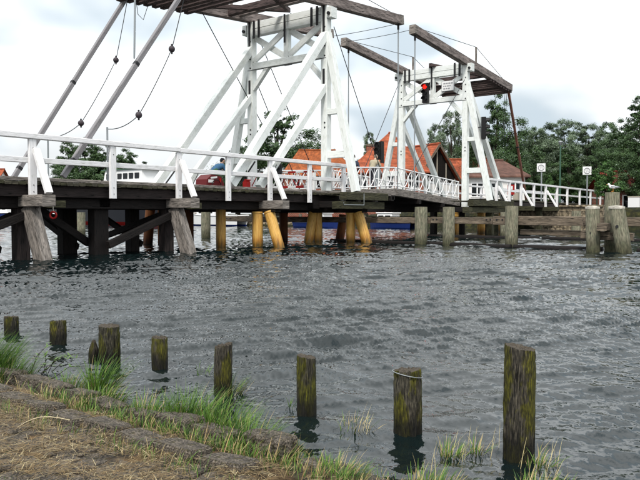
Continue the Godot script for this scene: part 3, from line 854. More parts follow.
func fenders():
	var posts := [[-3.6, 1.54, 0.26, "greenish fender post under the lifting deck, left of a close pair"], [-4.85, 1.53, 0.24, "grey fender post under the lifting deck, right of a close pair"], [-7.46, 1.55, 0.24, "stout grey fender post standing alone below the right portal"]]
	for p in posts:
		var o := thing("fender_post", V(15.0, p[0], 0), p[3], "post", "fender posts along the channel")
		wood_pile(o, "shaft", V(15.0, p[0], 0), p[1], p[2], M.algae_pile)
	for p in [[2.4, 1.3], [6.2, 1.3]]:
		var o2 := thing("fender_post", V(15.9, p[0], 0), "weathered fender post in the gap behind the %s" % ("yellow piles of the left portal" if p[0] < 3.0 else "left portal, furthest in the shade"), "post", "fender posts along the channel")
		wood_pile(o2, "shaft", V(15.9, p[0], 0), p[1], 0.2, M.algae_pile)
	var rail := thing("fender_rail", V(15.4, -2, 1), "pale brown horizontal fender timber behind the fender posts", "fender rail")
	var ends := [8.0, 4.0, 0.0, -3.9, -6.6, -10.4]
	for k in 5:
		bm(rail, "timber", M.rail_wood, V(15.4, ends[k], 1.0), V(15.4, ends[k + 1] + 0.02, 0.985 + R(-0.01, 0.01)), 0.24, 0.26 if k < 4 else 0.34, Vector3.UP)
		for f in [0.04, 0.1, 0.9, 0.96]:
			var w: float = lerpf(ends[k], ends[k + 1], f)
			var q := g(); q.tube([V(15.3, w, 1.03), V(15.265, w, 1.03)], [0.035], 8)
			put(q, "bolt", M.black_iron, rail)
	bm(rail, "lower_timber", M.rail_wood, V(15.6, -7.6, 0.56), V(15.6, -10.6, 0.55), 0.2, 0.2)
	# the fender line on the far side of the channel
	var fr := thing("fender_rail", V(25.0, -4, 1), "grey fender timber on the far side of the channel, behind the dolphin", "fender rail")
	for k in 4:
		bm(fr, "timber", M.moss_wood, V(25.0, 6.0 - k * 4.6, 0.95), V(25.0, 1.42 - k * 4.6, 0.95), 0.22, 0.32)
	for p in [[-3.2, 1.35], [-6.9, 1.4], [-11.2, 1.3], [1.6, 1.3], [5.6, 1.3]]:
		var o3 := thing("fender_post", V(24.7, p[0], 0), {-3.2: "grey fender post across the channel below the right railing", -6.9: "grey fender post across the channel just left of the dolphin", -11.2: "fender post across the channel right of the dolphin", 1.6: "fender post across the channel under the right portal", 5.6: "fender post across the channel deepest under the lifting deck"}[p[0]], "post", "fender posts along the channel")
		wood_pile(o3, "shaft", V(24.7, p[0], 0), p[1], 0.22, M.algae_pile)
	# dolphin: three piles bolted together by cross timbers
	var d := thing("mooring_dolphin", V(14.1, -11.0, 0), "cluster of three thick grey piles with white droppings on top", "dolphin")
	wood_pile(d, "pile", V(13.75, -10.75, 0), 1.47, 0.225, M.algae_pile, Vector3(0.1, 0, -0.1), "white")
	wood_pile(d, "pile", V(13.6, -11.55, 0), 1.47, 0.245, M.algae_pile, Vector3(-0.05, 0, -0.36), "white")
	wood_pile(d, "pile", V(14.35, -11.22, 0), 1.98, 0.235, M.algae_pile)
	bm(d, "cross_timber", M.rail_wood, V(13.95, -10.35, 0.55), V(13.95, -12.0, 0.5), 0.22, 0.26)
	bm(d, "cross_timber", M.rail_wood, V(13.2, -11.2, 0.83), V(15.2, -10.95, 0.83), 0.3, 0.24)
	bm(d, "cross_timber", M.rail_wood, V(14.7, -10.2, 1.0), V(14.7, -12.6, 0.98), 0.22, 0.3)
	for p in [V(13.53, -10.78, 0.62), V(13.38, -11.62, 0.85), V(13.5, -11.1, 0.83)]:
		var q2 := g(); q2.tube([p, p + Vector3(-0.03, 0, 0.02)], [0.05], 8)
		put(q2, "bolt", M.black_iron, d)
	for b in [[V(15.0, 1.0, 0.03), V(15.1, -3.9, 0.03), "dark boom log afloat under the lifting deck, left of the fender posts"],
			[V(15.05, -4.0, 0.03), V(14.6, -7.6, 0.02), "dark red boom log afloat between the second and third fender posts"],
			[V(14.65, -7.7, 0.02), V(14.5, -10.9, 0.03), "dark red boom log afloat between the third fender post and the dolphin"],
			[V(14.5, -12.0, 0.02), V(14.3, -14.6, 0.02), "dark boom log afloat right of the dolphin at the frame edge"],
			[V(24.2, 1.0, 0.02), V(24.3, -5.2, 0.02), "far boom log afloat across the channel under the right portal"],
			[V(24.2, -5.4, 0.03), V(24.0, -12.0, 0.02), "far boom log afloat across the channel behind the dolphin"]]:
		var q3 := g(); var pts := sag(b[0], b[1], 0.02, 5); q3.tube(pts, [0.10, 0.12, 0.13, 0.12, 0.11], 10)
		alone(q3, "floating_log", M.tarred_wood, b[2], "log", "boom logs afloat")

func mooring_piles():
	# along, across, height, diameter, look
	var L := [
		[-6.33, -10.58, 0.18, 0.145, "short mossy stump in the water at the left edge of the picture"],
		[-6.30, -11.36, 0.205, 0.155, "second short mossy stump from the left, lit yellow green"],
		[-6.61, -12.39, 0.17, 0.085, "thin rounded stake beside the broad mossy pile"],
		[-6.55, -12.54, 0.31, 0.176, "broad mossy pile behind the tall grass tuft"],
		[-6.44, -13.06, 0.25, 0.130, "pile between the broad mossy pile and the leaning dark one"],
		[-6.71, -14.04, 0.345, 0.124, "dark slim pile with grass growing up its foot"],
		[-6.73, -14.81, 0.36, 0.124, "slim yellow green pile in the middle of the row"],
		[-6.67, -15.50, 0.365, 0.164, "stout mossy pile with a wire loop round its head"],
		[-6.64, -16.14, 0.565, 0.159, "tallest and nearest mooring pile, grey and mossy"]]
	for k in L.size():
		var p: Array = L[k]
		var o := thing("mooring_pile", V(p[0], p[1], 0), p[4], "pile", "old mooring piles along the bank")
		var r: float = p[3] * 0.5
		var wob := noise(100 + k, 1.0, 4)
		var q := Geo.new(); var sides := 56; var rows := 34
		var lean := Vector3(R(-0.02, 0.02), 0, R(-0.02, 0.02))
		var uoff := R(0, 1); var voff := R(0, 1)
		var tint := Color(1, 1, 1).lerp([Color(0.72, 0.74, 0.62), Color(1.1, 1.02, 0.92), Color(0.8, 0.76, 0.74)][k % 3], R(0.4, 1.0))
		var slant := Vector2(R(-0.25, 0.25), R(-0.25, 0.25)); var worn := R(0.008, 0.022)
		var round_head := r < 0.05
		var pos := func(i: int, j: int) -> Vector3:
			var a := TAU * (j % sides) / sides
			var f := float(i) / rows
			var y := lerpf(-0.45, p[2], f)
			var rr := r * (1.0 + 0.05 * wob.get_noise_3d(cos(a) * 1.2, y * 2.5, sin(a) * 1.2))
			rr -= r * 0.17 * smoothstep(0.12, 0.5, wob.get_noise_3d(cos(a) * 4.5, y * 1.6, sin(a) * 4.5))       # drying checks
			rr -= r * 0.04 * wob.get_noise_3d(cos(a) * 14.0, y * 14.0, sin(a) * 14.0)
			var yy := y
			if i >= rows - 2:
				rr *= 0.985 if i == rows - 1 else 0.95
				yy += worn * wob.get_noise_2d(cos(a) * 6.0, sin(a) * 6.0) + r * (slant.x * cos(a) + slant.y * sin(a)) * 0.6
			if round_head: rr *= sqrt(maxf(0.02, 1.0 - pow(smoothstep(0.8, 1.0, f), 2.0) * 0.85))
			return Vector3(p[0] + cos(a) * rr, yy, -p[1] + sin(a) * rr) + lean * f
		for i in rows + 1:
			for j in sides + 1:
				var a := TAU * j / sides
				var pt: Vector3 = pos.call(i, j)
				var dj: Vector3 = pos.call(i, (j + 1) % sides) - pos.call(i, (j + sides - 1) % sides)
				var di: Vector3 = pos.call(mini(i + 1, rows), j) - pos.call(maxi(i - 1, 0), j)
				var nn := di.cross(dj).normalized()
				if nn.dot(Vector3(cos(a), 0, sin(a))) < 0.0: nn = -nn
				var wet := smoothstep(0.17, 0.05, pt.y + 0.05 * wob.get_noise_2d(a * 3.0, 5.0))
				q.col = tint.lerp(Color(0.16, 0.16, 0.13), wet)
				q.vert(pt, nn, Vector2(pt.y * 1.0 + uoff, a / TAU * ceilf(r * TAU * 1.6) + voff))
		for i in rows:
			for j in sides:
				var i0 := i * (sides + 1) + j
				var i1 := i0 + sides + 1
				q.face(i0, i1 + 1, i0 + 1); q.face(i0, i1, i1 + 1)
		put(q, "shaft", M.moss_pile, o)
		var hd := Geo.new(); var mid := V(p[0], p[1], p[2] + 0.002) + lean
		for ring in 4:      # worn end grain, split across
			for j in sides:
				var f0 := ring / 4.0; var f1 := (ring + 1) / 4.0
				var at := func(jj: int, f: float) -> Vector3:
					var e: Vector3 = pos.call(rows, jj)
					var z: Vector3 = mid.lerp(e, f)
					z.y += 0.010 * wob.get_noise_2d(z.x * 90.0, z.z * 90.0) * (1.0 if f < 1.0 else 0.0)
					return z
				hd.quad(at.call(j, f0), at.call(j, f1), at.call(j + 1, f1), at.call(j + 1, f0), mid - Vector3(0, 1, 0))
		put(hd, "end_grain", M.pile_head, o)
		if k == 7:
			var loop := []
			for m in 25:
				var a := TAU * m / 24.0
				loop.append(V(p[0], p[1], 0) + lean + Vector3(cos(a) * (r + 0.004), p[2] - 0.025 - 0.018 * sin(a * 1.0 + 0.9), sin(a) * (r + 0.004)))
			var lw := g(); lw.tube(loop, [0.0028], 6, false)
			alone(lw, "wire_loop", M.grey_steel, "thin pale wire looped round the head of the stout mossy pile", "wire")

# ---------------------------------------------------------------- bank stones, straw and plants
func seen(t: float, w: float) -> bool:
	var dt := t + 10.08; var dw := w + 17.46
	var D := dt * 0.796 + dw * 0.6053; var X := dt * 0.6053 - dw * 0.796
	return D > 2.2 and absf(X / D) < 0.55 and D < 9.0

func stone_block(sz: Vector3, sd: int) -> ArrayMesh:
	var q := Geo.new(); var nz := noise(sd, 3.0, 2)
	q.col = Color(0.9, 0.9, 0.9)
	q.uo = Vector2(sd * 0.37, sd * 0.73)
	var c := [Vector2(-1, -1), Vector2(1, -1), Vector2(1, 1), Vector2(-1, 1)]
	var rings := []
	for l in 4:
		var y: float = [-1.0, 0.35, 0.88, 1.0][l]; var s: float = [1.0, 1.0, 0.97, 0.88][l]
		var ring := []
		for k in 8:
			var a: Vector2 = c[k / 2] if k % 2 == 0 else (c[k / 2] + c[(k / 2 + 1) % 4]) * 0.5
			var corner := 0.95 if k % 2 == 0 else 1.0
			var p := Vector3(a.x * s * corner * sz.x * 0.5, y * sz.y * 0.5, a.y * s * corner * sz.z * 0.5)
			p += Vector3(nz.get_noise_3d(p.x * 9, p.y * 9, k), 0.6 * nz.get_noise_3d(p.z * 9, k, p.x * 9), nz.get_noise_3d(k, p.x * 9, p.z * 9)) * minf(sz.x, sz.z) * 0.10
			ring.append(p)
		rings.append(ring)
	for l in 3:
		for k in 8:
			q.quad(rings[l][k], rings[l][(k + 1) % 8], rings[l + 1][(k + 1) % 8], rings[l + 1][k], Vector3.ZERO)
	for k in 8:
		q.tri(rings[3][k], rings[3][(k + 1) % 8], Vector3(0, sz.y * 0.5, 0), Vector3.ZERO)
	return q.mesh()

func bank_stones():
	var bank: Node3D = get_node("near_bank")
	var setts := []
	for k in 7: setts.append(stone_block(Vector3(0.16, 0.09, 0.135) * R(0.92, 1.06), 60 + k))
	var count := 0
	var t := -7.98
	while t > -9.6:
		var w := -17.2 + R(0, 0.1)
		while w < -11.5:
			if seen(t, w) and count < 296:
				var o := MeshInstance3D.new(); o.name = "sett" if count == 0 else "sett_%03d" % count
				o.mesh = setts[rng.randi() % 7]; o.material_override = M.stone
				o.position = V(t + R(-0.02, 0.02), w, near_height(t, w) - 0.03 + R(-0.008, 0.008))
				o.rotation = Vector3(R(-0.08, 0.08), R(-0.2, 0.2) + (PI if rng.randf() < 0.5 else 0.0), R(-0.08, 0.08))
				bank.add_child(o); count += 1
			w += 0.148
		t -= 0.172
	# two stepped rows of edge stones
	var kerb := thing("bank_edging", V(-7.6, -14, 0), "two stepped rows of worn edging stones along the near bank", "kerb")
	var big := []
	for k in 6: big.append(stone_block(Vector3(0.15, 0.2, 0.27) * R(0.9, 1.06), 80 + k))
	for row in 2:
		var w := -17.4
		while w < -9.0:
			var o := MeshInstance3D.new(); o.name = "stone"
			o.mesh = big[rng.randi() % 6]; o.material_override = M.stone
			var tt := -7.5 - row * 0.34 + 0.03 * sin(w * 2.3)
			o.position = V(tt + R(-0.025, 0.025), w, [0.012, 0.018][row] + R(-0.02, 0.02) - (0.07 if w < -15.3 else 0.0)) - kerb.position
			o.rotation = Vector3(R(-0.06, 0.06), R(-0.06, 0.06), R(-0.16, -0.04))
			kerb.add_child(o, true)
			w += R(0.285, 0.345)

func blade(q: Geo, at: Vector3, dir: Vector3, length: float, wid: float, bend: float, col: Color, seg := 4):
	var side := dir.cross(Vector3.UP)
	side = side.normalized() if side.length() > 0.05 else Vector3(1, 0, 0)
	var flat := Vector3(dir.x, 0, dir.z); flat = flat.normalized() if flat.length() > 0.02 else Vector3(side.z, 0, -side.x)
	side = side.rotated(Vector3.UP, R(-0.7, 0.7))
	var p := at; var d := dir.normalized()
	var b := q.v.size()
	for k in seg + 1:
		var f := float(k) / seg
		var hw := wid * 0.5 * (1.0 - f * f * 0.92)
		var nn := side.cross(d).normalized()
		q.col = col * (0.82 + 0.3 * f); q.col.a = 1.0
		q.vert(p - side * hw, nn, Vector2(0, f)); q.vert(p + side * hw, nn, Vector2(1, f))
		d = (d + (flat * 0.8 - Vector3.UP * 0.6) * bend * (0.4 + f) / seg).normalized()
		p += d * length / seg
	for k in seg:
		var i := b + k * 2
		q.face(i, i + 1, i + 3); q.face(i, i + 3, i + 2)

func tuft(q: Geo, t: float, w: float, y: float, n: int, spread: float, lo: float, hi: float, lean: Vector3, dry: float, wid := 0.006):
	for k in n:
		var a := R(0, TAU); var r := spread * sqrt(rng.randf())
		var out := Vector3(cos(a), 0, sin(a))
		var c := Color(0.055, 0.125, 0.016).lerp(Color(0.125, 0.225, 0.03), rng.randf())
		if rng.randf() < 0.25: c = Color(0.03, 0.075, 0.014)
		if rng.randf() < dry: c = Color(0.42, 0.33, 0.16).lerp(Color(0.28, 0.22, 0.10), rng.randf())
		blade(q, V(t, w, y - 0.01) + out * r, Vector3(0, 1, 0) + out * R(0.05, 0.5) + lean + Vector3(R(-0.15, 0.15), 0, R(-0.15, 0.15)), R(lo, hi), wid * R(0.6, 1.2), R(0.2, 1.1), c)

func plants():
	# straw and dry stalks strewn over the bank: thousands, one object
	var q := Geo.new()
	var patch := noise(51, 1.6, 3)
	for k in 80000:
		var t := R(-9.6, -7.72); var w := R(-17.2, -11.6)
		if not seen(t, w): continue
		if patch.get_noise_2d(t * 1.5, w * 1.5) < R(-0.35, 0.08): continue
		var a := R(0, TAU)
		var c := Color(0.27, 0.185, 0.085).lerp(Color(0.085, 0.055, 0.026), rng.randf())
		if rng.randf() < 0.12: c = Color(0.48, 0.40, 0.23)
		blade(q, V(t, w, near_height(t, w) + 0.028 + R(0.0, 0.028)), Vector3(cos(a), R(-0.05, 0.22), sin(a)), R(0.015, 0.085), R(0.0012, 0.003), R(0.0, 0.9), c, 2)
	var st := alone(q, "straw", M.straw, "dry straw and cut grass strewn over the near bank", "straw"); st.set_meta("kind", "stuff")
	# long single stalks
	for s in [[-7.93, -14.1, -0.5, "pale long straw lying across the stones at lower left"]]:
		var sq := Geo.new(); var h := near_height(s[0], s[1]) + 0.05
		var arc := []
		for k in 7:
			var u := k / 6.0
			arc.append(V(s[0] - 0.24 * u, s[1] - 0.22 * s[2] * u + 0.03 * sin(PI * u), h + 0.03 * sin(PI * u)))
		sq.tube(arc, [0.0026, 0.0026, 0.0024, 0.0022, 0.002, 0.0016, 0.001], 6)
		for e in sq.c.size(): sq.c[e] = Color(0.5, 0.42, 0.27)
		alone(sq, "stalk", M.straw, s[3], "stalk")
	# low dry and green fringe along the edge stones
	var f := Geo.new()
	for k in 2200:
		var w := R(-17.0, -10.6); var t := (R(-7.74, -7.6) if rng.randf() < 0.45 else R(-7.42, -7.28)) + 0.02 * sin(w * 5.0)
		if rng.randf() < 0.12: t = R(-8.05, -7.95)
		var green := patch.get_noise_2d(w * 1.2, 9.0) > -0.15
		if w > -13.3 and w < -12.8 and rng.randf() < 0.8: continue
		tuft(f, t, w, near_height(t, w) + 0.02, 4, 0.03, 0.03, 0.11 if w > -15.2 else 0.08, Vector3(0.1, 0, 0.05), 0.25 if green else 0.75, 0.004)
	var fr := alone(f, "bank_grass", M.blade, "short green and dry grass along the stone edge of the bank", "grass"); fr.set_meta("kind", "stuff")
	var low := Geo.new()
	for k in 420:
		var w := R(-16.6, -11.8); var t := R(-9.3, -7.9)
		if not seen(t, w) or patch.get_noise_2d(t * 0.9 + 30.0, w * 0.9) < 0.12: continue
		tuft(low, t, w, near_height(t, w) + 0.01, 5, 0.05, 0.015, 0.05, Vector3.ZERO, 0.3, 0.0035)
	var lw := alone(low, "low_weeds", M.blade, "patches of low green weeds among the straw on the bank", "weeds"); lw.set_meta("kind", "stuff")
	# tufts
	var T := [
		[-7.42, -12.1, 0.0, 900, 0.30, 0.2, 0.44, 0.03, "dense green grass tuft at the left edge of the picture"],
		[-7.35, -12.5, 0.02, 300, 0.2, 0.12, 0.3, 0.05, "green grass tuft right beside the one at the left edge"],
		[-7.12, -13.35, -0.02, 150, 0.09, 0.22, 0.42, 0.06, "tall upright grass tuft in front of the broad mossy pile"],
		[-7.22, -13.15, 0.0, 150, 0.14, 0.10, 0.2, 0.2, "low grass tuft at the foot of the tall upright one"],
		[-7.4, -13.75, 0.02, 170, 0.13, 0.12, 0.23, 0.15, "bright grass tuft right of the tall upright one"],
		[-7.36, -14.2, 0.02, 200, 0.14, 0.10, 0.24, 0.12, "grass tuft on the stone edge, left of the dark slim pile"],
		[-7.25, -14.42, 0.0, 260, 0.13, 0.16, 0.34, 0.05, "lush green tuft in front of the dark slim pile"],
		[-7.3, -14.72, 0.0, 300, 0.15, 0.14, 0.31, 0.05, "lush green tuft between the dark slim pile and the middle pile"],
		[-7.38, -15.0, 0.0, 240, 0.13, 0.12, 0.26, 0.08, "green tuft in front of the slim yellow green pile"],
		[-7.45, -15.25, 0.0, 120, 0.10, 0.06, 0.16, 0.35, "sparse half dry tuft below the middle pile"],
		[-7.5, -15.62, 0.0, 150, 0.12, 0.06, 0.15, 0.25, "sparse tuft at the bottom edge left of the stout pile"],
		[-7.3, -16.0, 0.0, 140, 0.14, 0.04, 0.13, 0.3, "sparse tuft at the bottom edge below the stout pile"],
		[-7.05, -16.42, 0.0, 110, 0.14, 0.04, 0.12, 0.3, "sparse tuft at the bottom edge below the tallest pile"],
		[-6.85, -15.86, -0.02, 46, 0.06, 0.06, 0.16, 0.3, "thin reeds in the water between the two nearest piles"],
		[-6.72, -15.95, -0.02, 36, 0.05, 0.05, 0.15, 0.45, "brownish reeds left of the foot of the tallest pile"],
		[-6.7, -16.28, -0.02, 34, 0.07, 0.05, 0.16, 0.35, "dry weeds at the right foot of the tallest pile"],
		[-6.66, -14.07, -0.02, 80, 0.07, 0.1, 0.27, 0.2, "grass climbing the foot of the dark slim pile"],
		[-6.78, -15.22, -0.02, 45, 0.10, 0.05, 0.16, 0.4, "weeds in the water left of the stout pile"],
		[-6.35, -13.5, -0.02, 14, 0.08, 0.06, 0.16, 0.1, "few green blades in the water beside the fifth pile"],
		[-6.6, -14.6, -0.02, 10, 0.06, 0.06, 0.17, 0.1, "few green blades in the water left of the middle pile"]]
	for p in T:
		var o := thing("grass_tuft", V(p[0], p[1], p[2]), p[8], "grass", "grass tufts along the bank")
		var tq := Geo.new()
		if p[0] < -7.1 and p[1] > -15.3: p[0] -= 0.09
		tuft(tq, p[0], p[1], maxf(p[2], near_height(p[0], p[1])), int(p[3] * 1.6), p[4], p[5] * 0.85, p[6] * 0.86, Vector3(0.14, 0, 0.18), p[7], 0.0055)
		put(tq, "blades", M.blade, o)
		if p[7] > 0.1 or p[3] > 230:
			var sq := Geo.new()
			for k in 12: blade(sq, V(p[0] + R(-0.1, 0.1), p[1] + R(-0.1, 0.1), p[2]), Vector3(R(-0.1, 0.5), 1, R(-0.1, 0.5)), R(0.09, 0.19), 0.0026, R(0.0, 0.5), Color(0.5, 0.42, 0.22).lerp(Color(0.62, 0.52, 0.26), rng.randf()))
			put(sq, "dry_stalks", M.blade, o)
	# dead upright stalks between the edge stones
	for p in [[-7.72, -14.95, "row of pale dry stalks standing between the edge stones"], [-7.66, -15.25, "pale dry stalks standing right of the others on the edge stones"], [-7.7, -15.5, "leaning pale stalks at the bottom edge of the picture"]]:
		var o := thing("dry_stalks", V(p[0], p[1], 0.05), p[2], "dry grass", "dry stalks on the edge stones")
		var sq := Geo.new()
		for k in 16: blade(sq, V(p[0] + R(-0.07, 0.07), p[1] + R(-0.14, 0.14), 0.05), Vector3(R(-0.1, 0.45), 1, R(-0.1, 0.45)), R(0.07, 0.2), 0.005, R(0.0, 0.4), Color(0.5, 0.36, 0.17).lerp(Color(0.36, 0.24, 0.11), rng.randf()))
		put(sq, "stems", M.blade, o)
	# leafy weed over the water at the left
	var weed := thing("leafy_weed", V(-7.15, -12.6, 0.02), "leafy weed with bare arching stems beside the left grass tuft", "weed")
	for k in 11:
		var base := V(-7.2 + R(-0.1, 0.1), -12.55 + R(-0.2, 0.15), 0.0)
		var tip := base + Vector3(R(-0.05, 0.3), R(0.1, 0.24), R(-0.15, 0.35))
		var midp := base.lerp(tip, 0.5) + Vector3(0, 0.05, 0)
		tb(weed, "stem", M.bark, [base, midp, tip], [0.003, 0.0022, 0.0012], 5)
		var lq := Geo.new()
		for m in 9:
			var along := R(0.25, 1.0)
			var at := base.lerp(midp, along * 2.0) if along < 0.5 else midp.lerp(tip, along * 2.0 - 1.0)
			blade(lq, at, Vector3(R(-1, 1), R(-0.1, 0.7), R(-1, 1)), R(0.025, 0.05), R(0.012, 0.02), 0.4, Color(0.07, 0.13, 0.035).lerp(Color(0.12, 0.2, 0.05), rng.randf()), 3)
		put(lq, "leaves", M.blade, weed)
	# driftwood at the lower right
	var dw := Geo.new(); dw.tube([V(-6.75, -16.75, 0.02), V(-6.68, -16.82, 0.035), V(-6.58, -16.86, 0.06)], [0.006, 0.005, 0.003], 6)
	dw.tube([V(-6.68, -16.82, 0.035), V(-6.69, -16.80, -0.03)], [0.006], 6)
	alone(dw, "driftwood_twig", M.tarred_wood, "dark twig sticking out of the water at the lower right", "twig")
	var yl := Geo.new(); blade(yl, V(-8.62, -15.1, near_height(-8.62, -15.1) + 0.035), Vector3(0.6, 0.1, 0.5), 0.07, 0.05, 0.5, Color(0.6, 0.4, 0.1), 4)
	alone(yl, "fallen_leaf", M.straw, "yellow fallen leaf at the bottom edge of the picture", "leaf")

# ---------------------------------------------------------------- figures: tapered capsules joined by a smooth minimum, meshed as surface nets
func flesh(q: Geo, bones: Array, cell: float, blend: float):   # bone: [a, b, ra, rb, colour]
	var lo := Vector3.INF; var hi := -Vector3.INF
	for b in bones:
		var r: float = maxf(b[2], b[3]) + cell * 2.0
		for e in [b[0], b[1]]:
			lo = lo.min(e - Vector3.ONE * r); hi = hi.max(e + Vector3.ONE * r)
	var nx := int((hi.x - lo.x) / cell) + 2; var ny := int((hi.y - lo.y) / cell) + 2; var nz := int((hi.z - lo.z) / cell) + 2
	var val := PackedFloat32Array(); val.resize(nx * ny * nz); val.fill(1.0)
	var own := PackedByteArray(); own.resize(nx * ny * nz)
	var best := PackedFloat32Array(); best.resize(nx * ny * nz); best.fill(9.0)
	for bi in bones.size():
		var b: Array = bones[bi]
		var a: Vector3 = b[0]; var e: Vector3 = b[1]; var ra: float = b[2]; var rb: float = b[3]
		var pad := maxf(ra, rb) + cell * 3.0 + blend
		var l := (a.min(e) - Vector3.ONE * pad - lo) / cell; var h := (a.max(e) + Vector3.ONE * pad - lo) / cell
		var ab := e - a; var len2 := maxf(ab.length_squared(), 1e-8)
		for z in range(maxi(0, int(l.z)), mini(nz, int(h.z) + 1)):
			for y in range(maxi(0, int(l.y)), mini(ny, int(h.y) + 1)):
				for x in range(maxi(0, int(l.x)), mini(nx, int(h.x) + 1)):
					var p := lo + Vector3(x, y, z) * cell
					var t := clampf((p - a).dot(ab) / len2, 0.0, 1.0)
					var d := p.distance_to(a + ab * t) - lerpf(ra, rb, t)
					var at := (z * ny + y) * nx + x
					if d < best[at]: best[at] = d; own[at] = bi
					var o := val[at]
					var k := clampf(0.5 + 0.5 * (o - d) / blend, 0.0, 1.0)
					val[at] = lerpf(o, d, k) - blend * k * (1.0 - k)
	var idx := {}
	var base := q.v.size()
	for z in nz - 1:
		for y in ny - 1:
			for x in nx - 1:
				var at := (z * ny + y) * nx + x
				var cs := [val[at], val[at + 1], val[at + nx], val[at + nx + 1], val[at + nx * ny], val[at + nx * ny + 1], val[at + nx * ny + nx], val[at + nx * ny + nx + 1]]
				var neg := 0
				for s in cs: if s < 0.0: neg += 1
				if neg == 0 or neg == 8: continue
				var sum := Vector3.ZERO; var cnt := 0
				for ed in [[0, 1], [2, 3], [4, 5], [6, 7], [0, 2], [1, 3], [4, 6], [5, 7], [0, 4], [1, 5], [2, 6], [3, 7]]:
					var f0: float = cs[ed[0]]; var f1: float = cs[ed[1]]
					if (f0 < 0.0) == (f1 < 0.0): continue
					var t := f0 / (f0 - f1)
					var p0 := Vector3(ed[0] & 1, (ed[0] >> 1) & 1, ed[0] >> 2); var p1 := Vector3(ed[1] & 1, (ed[1] >> 1) & 1, ed[1] >> 2)
					sum += p0.lerp(p1, t); cnt += 1
				var gx: float = cs[1] + cs[3] + cs[5] + cs[7] - cs[0] - cs[2] - cs[4] - cs[6]
				var gy: float = cs[2] + cs[3] + cs[6] + cs[7] - cs[0] - cs[1] - cs[4] - cs[5]
				var gz: float = cs[4] + cs[5] + cs[6] + cs[7] - cs[0] - cs[1] - cs[2] - cs[3]
				q.col = bones[own[at]][4]
				idx[at] = q.vert(lo + (Vector3(x, y, z) + sum / cnt) * cell, Vector3(gx, gy, gz).normalized(), Vector2.ZERO)
	var sx := 1; var sy := nx; var sz := nx * ny
	for at in idx:
		var x: int = at % nx; var y: int = (at / nx) % ny; var z: int = at / (nx * ny)
		for ax in 3:
			var st: int = [sx, sy, sz][ax]
			if (x if ax != 0 else 1) == 0 or (y if ax != 1 else 1) == 0 or (z if ax != 2 else 1) == 0: continue
			var f0 := val[at]; var f1 := val[at + st]
			if (f0 < 0.0) == (f1 < 0.0): continue
			var u: int = [sy, sz, sx][ax]; var v2: int = [sz, sx, sy][ax]
			if not (idx.has(at - u) and idx.has(at - v2) and idx.has(at - u - v2)): continue
			var i0: int = idx[at]; var i1: int = idx[at - u]; var i2: int = idx[at - u - v2]; var i3: int = idx[at - v2]
			if f0 < 0.0: q.face(i0, i1, i2); q.face(i0, i2, i3)
			else: q.face(i0, i2, i1); q.face(i0, i3, i2)
	q.col = Color.WHITE

func hand(q: Geo, wrist: Vector3, dir: Vector3, palm_down: Vector3, skin: Color, s := 1.0):
	var d := dir.normalized(); var side := d.cross(palm_down).normalized(); var dn := side.cross(d).normalized()
	var bones := [[wrist, wrist + d * 0.085 * s, 0.028 * s, 0.034 * s, skin]]
	for f in 4:
		var o := (f - 1.5) * 0.02 * s
		var k := wrist + d * 0.09 * s + side * o
		var l: float = [0.055, 0.068, 0.064, 0.05][f] * s
		var m := k + (d * 0.9 + dn * 0.35).normalized() * l * 0.55
		bones.append([k - d * 0.02, m, 0.0095 * s, 0.009 * s, skin]); bones.append([m, m + (d * 0.5 + dn * 0.85).normalized() * l * 0.5, 0.009 * s, 0.0075 * s, skin])
	var tb0 := wrist + d * 0.03 * s - side * 0.028 * s
	bones.append([tb0, tb0 + (d * 0.7 - side * 0.6 + dn * 0.3).normalized() * 0.05 * s, 0.013 * s, 0.010 * s, skin])
	flesh(q, bones, 0.007, 0.006)

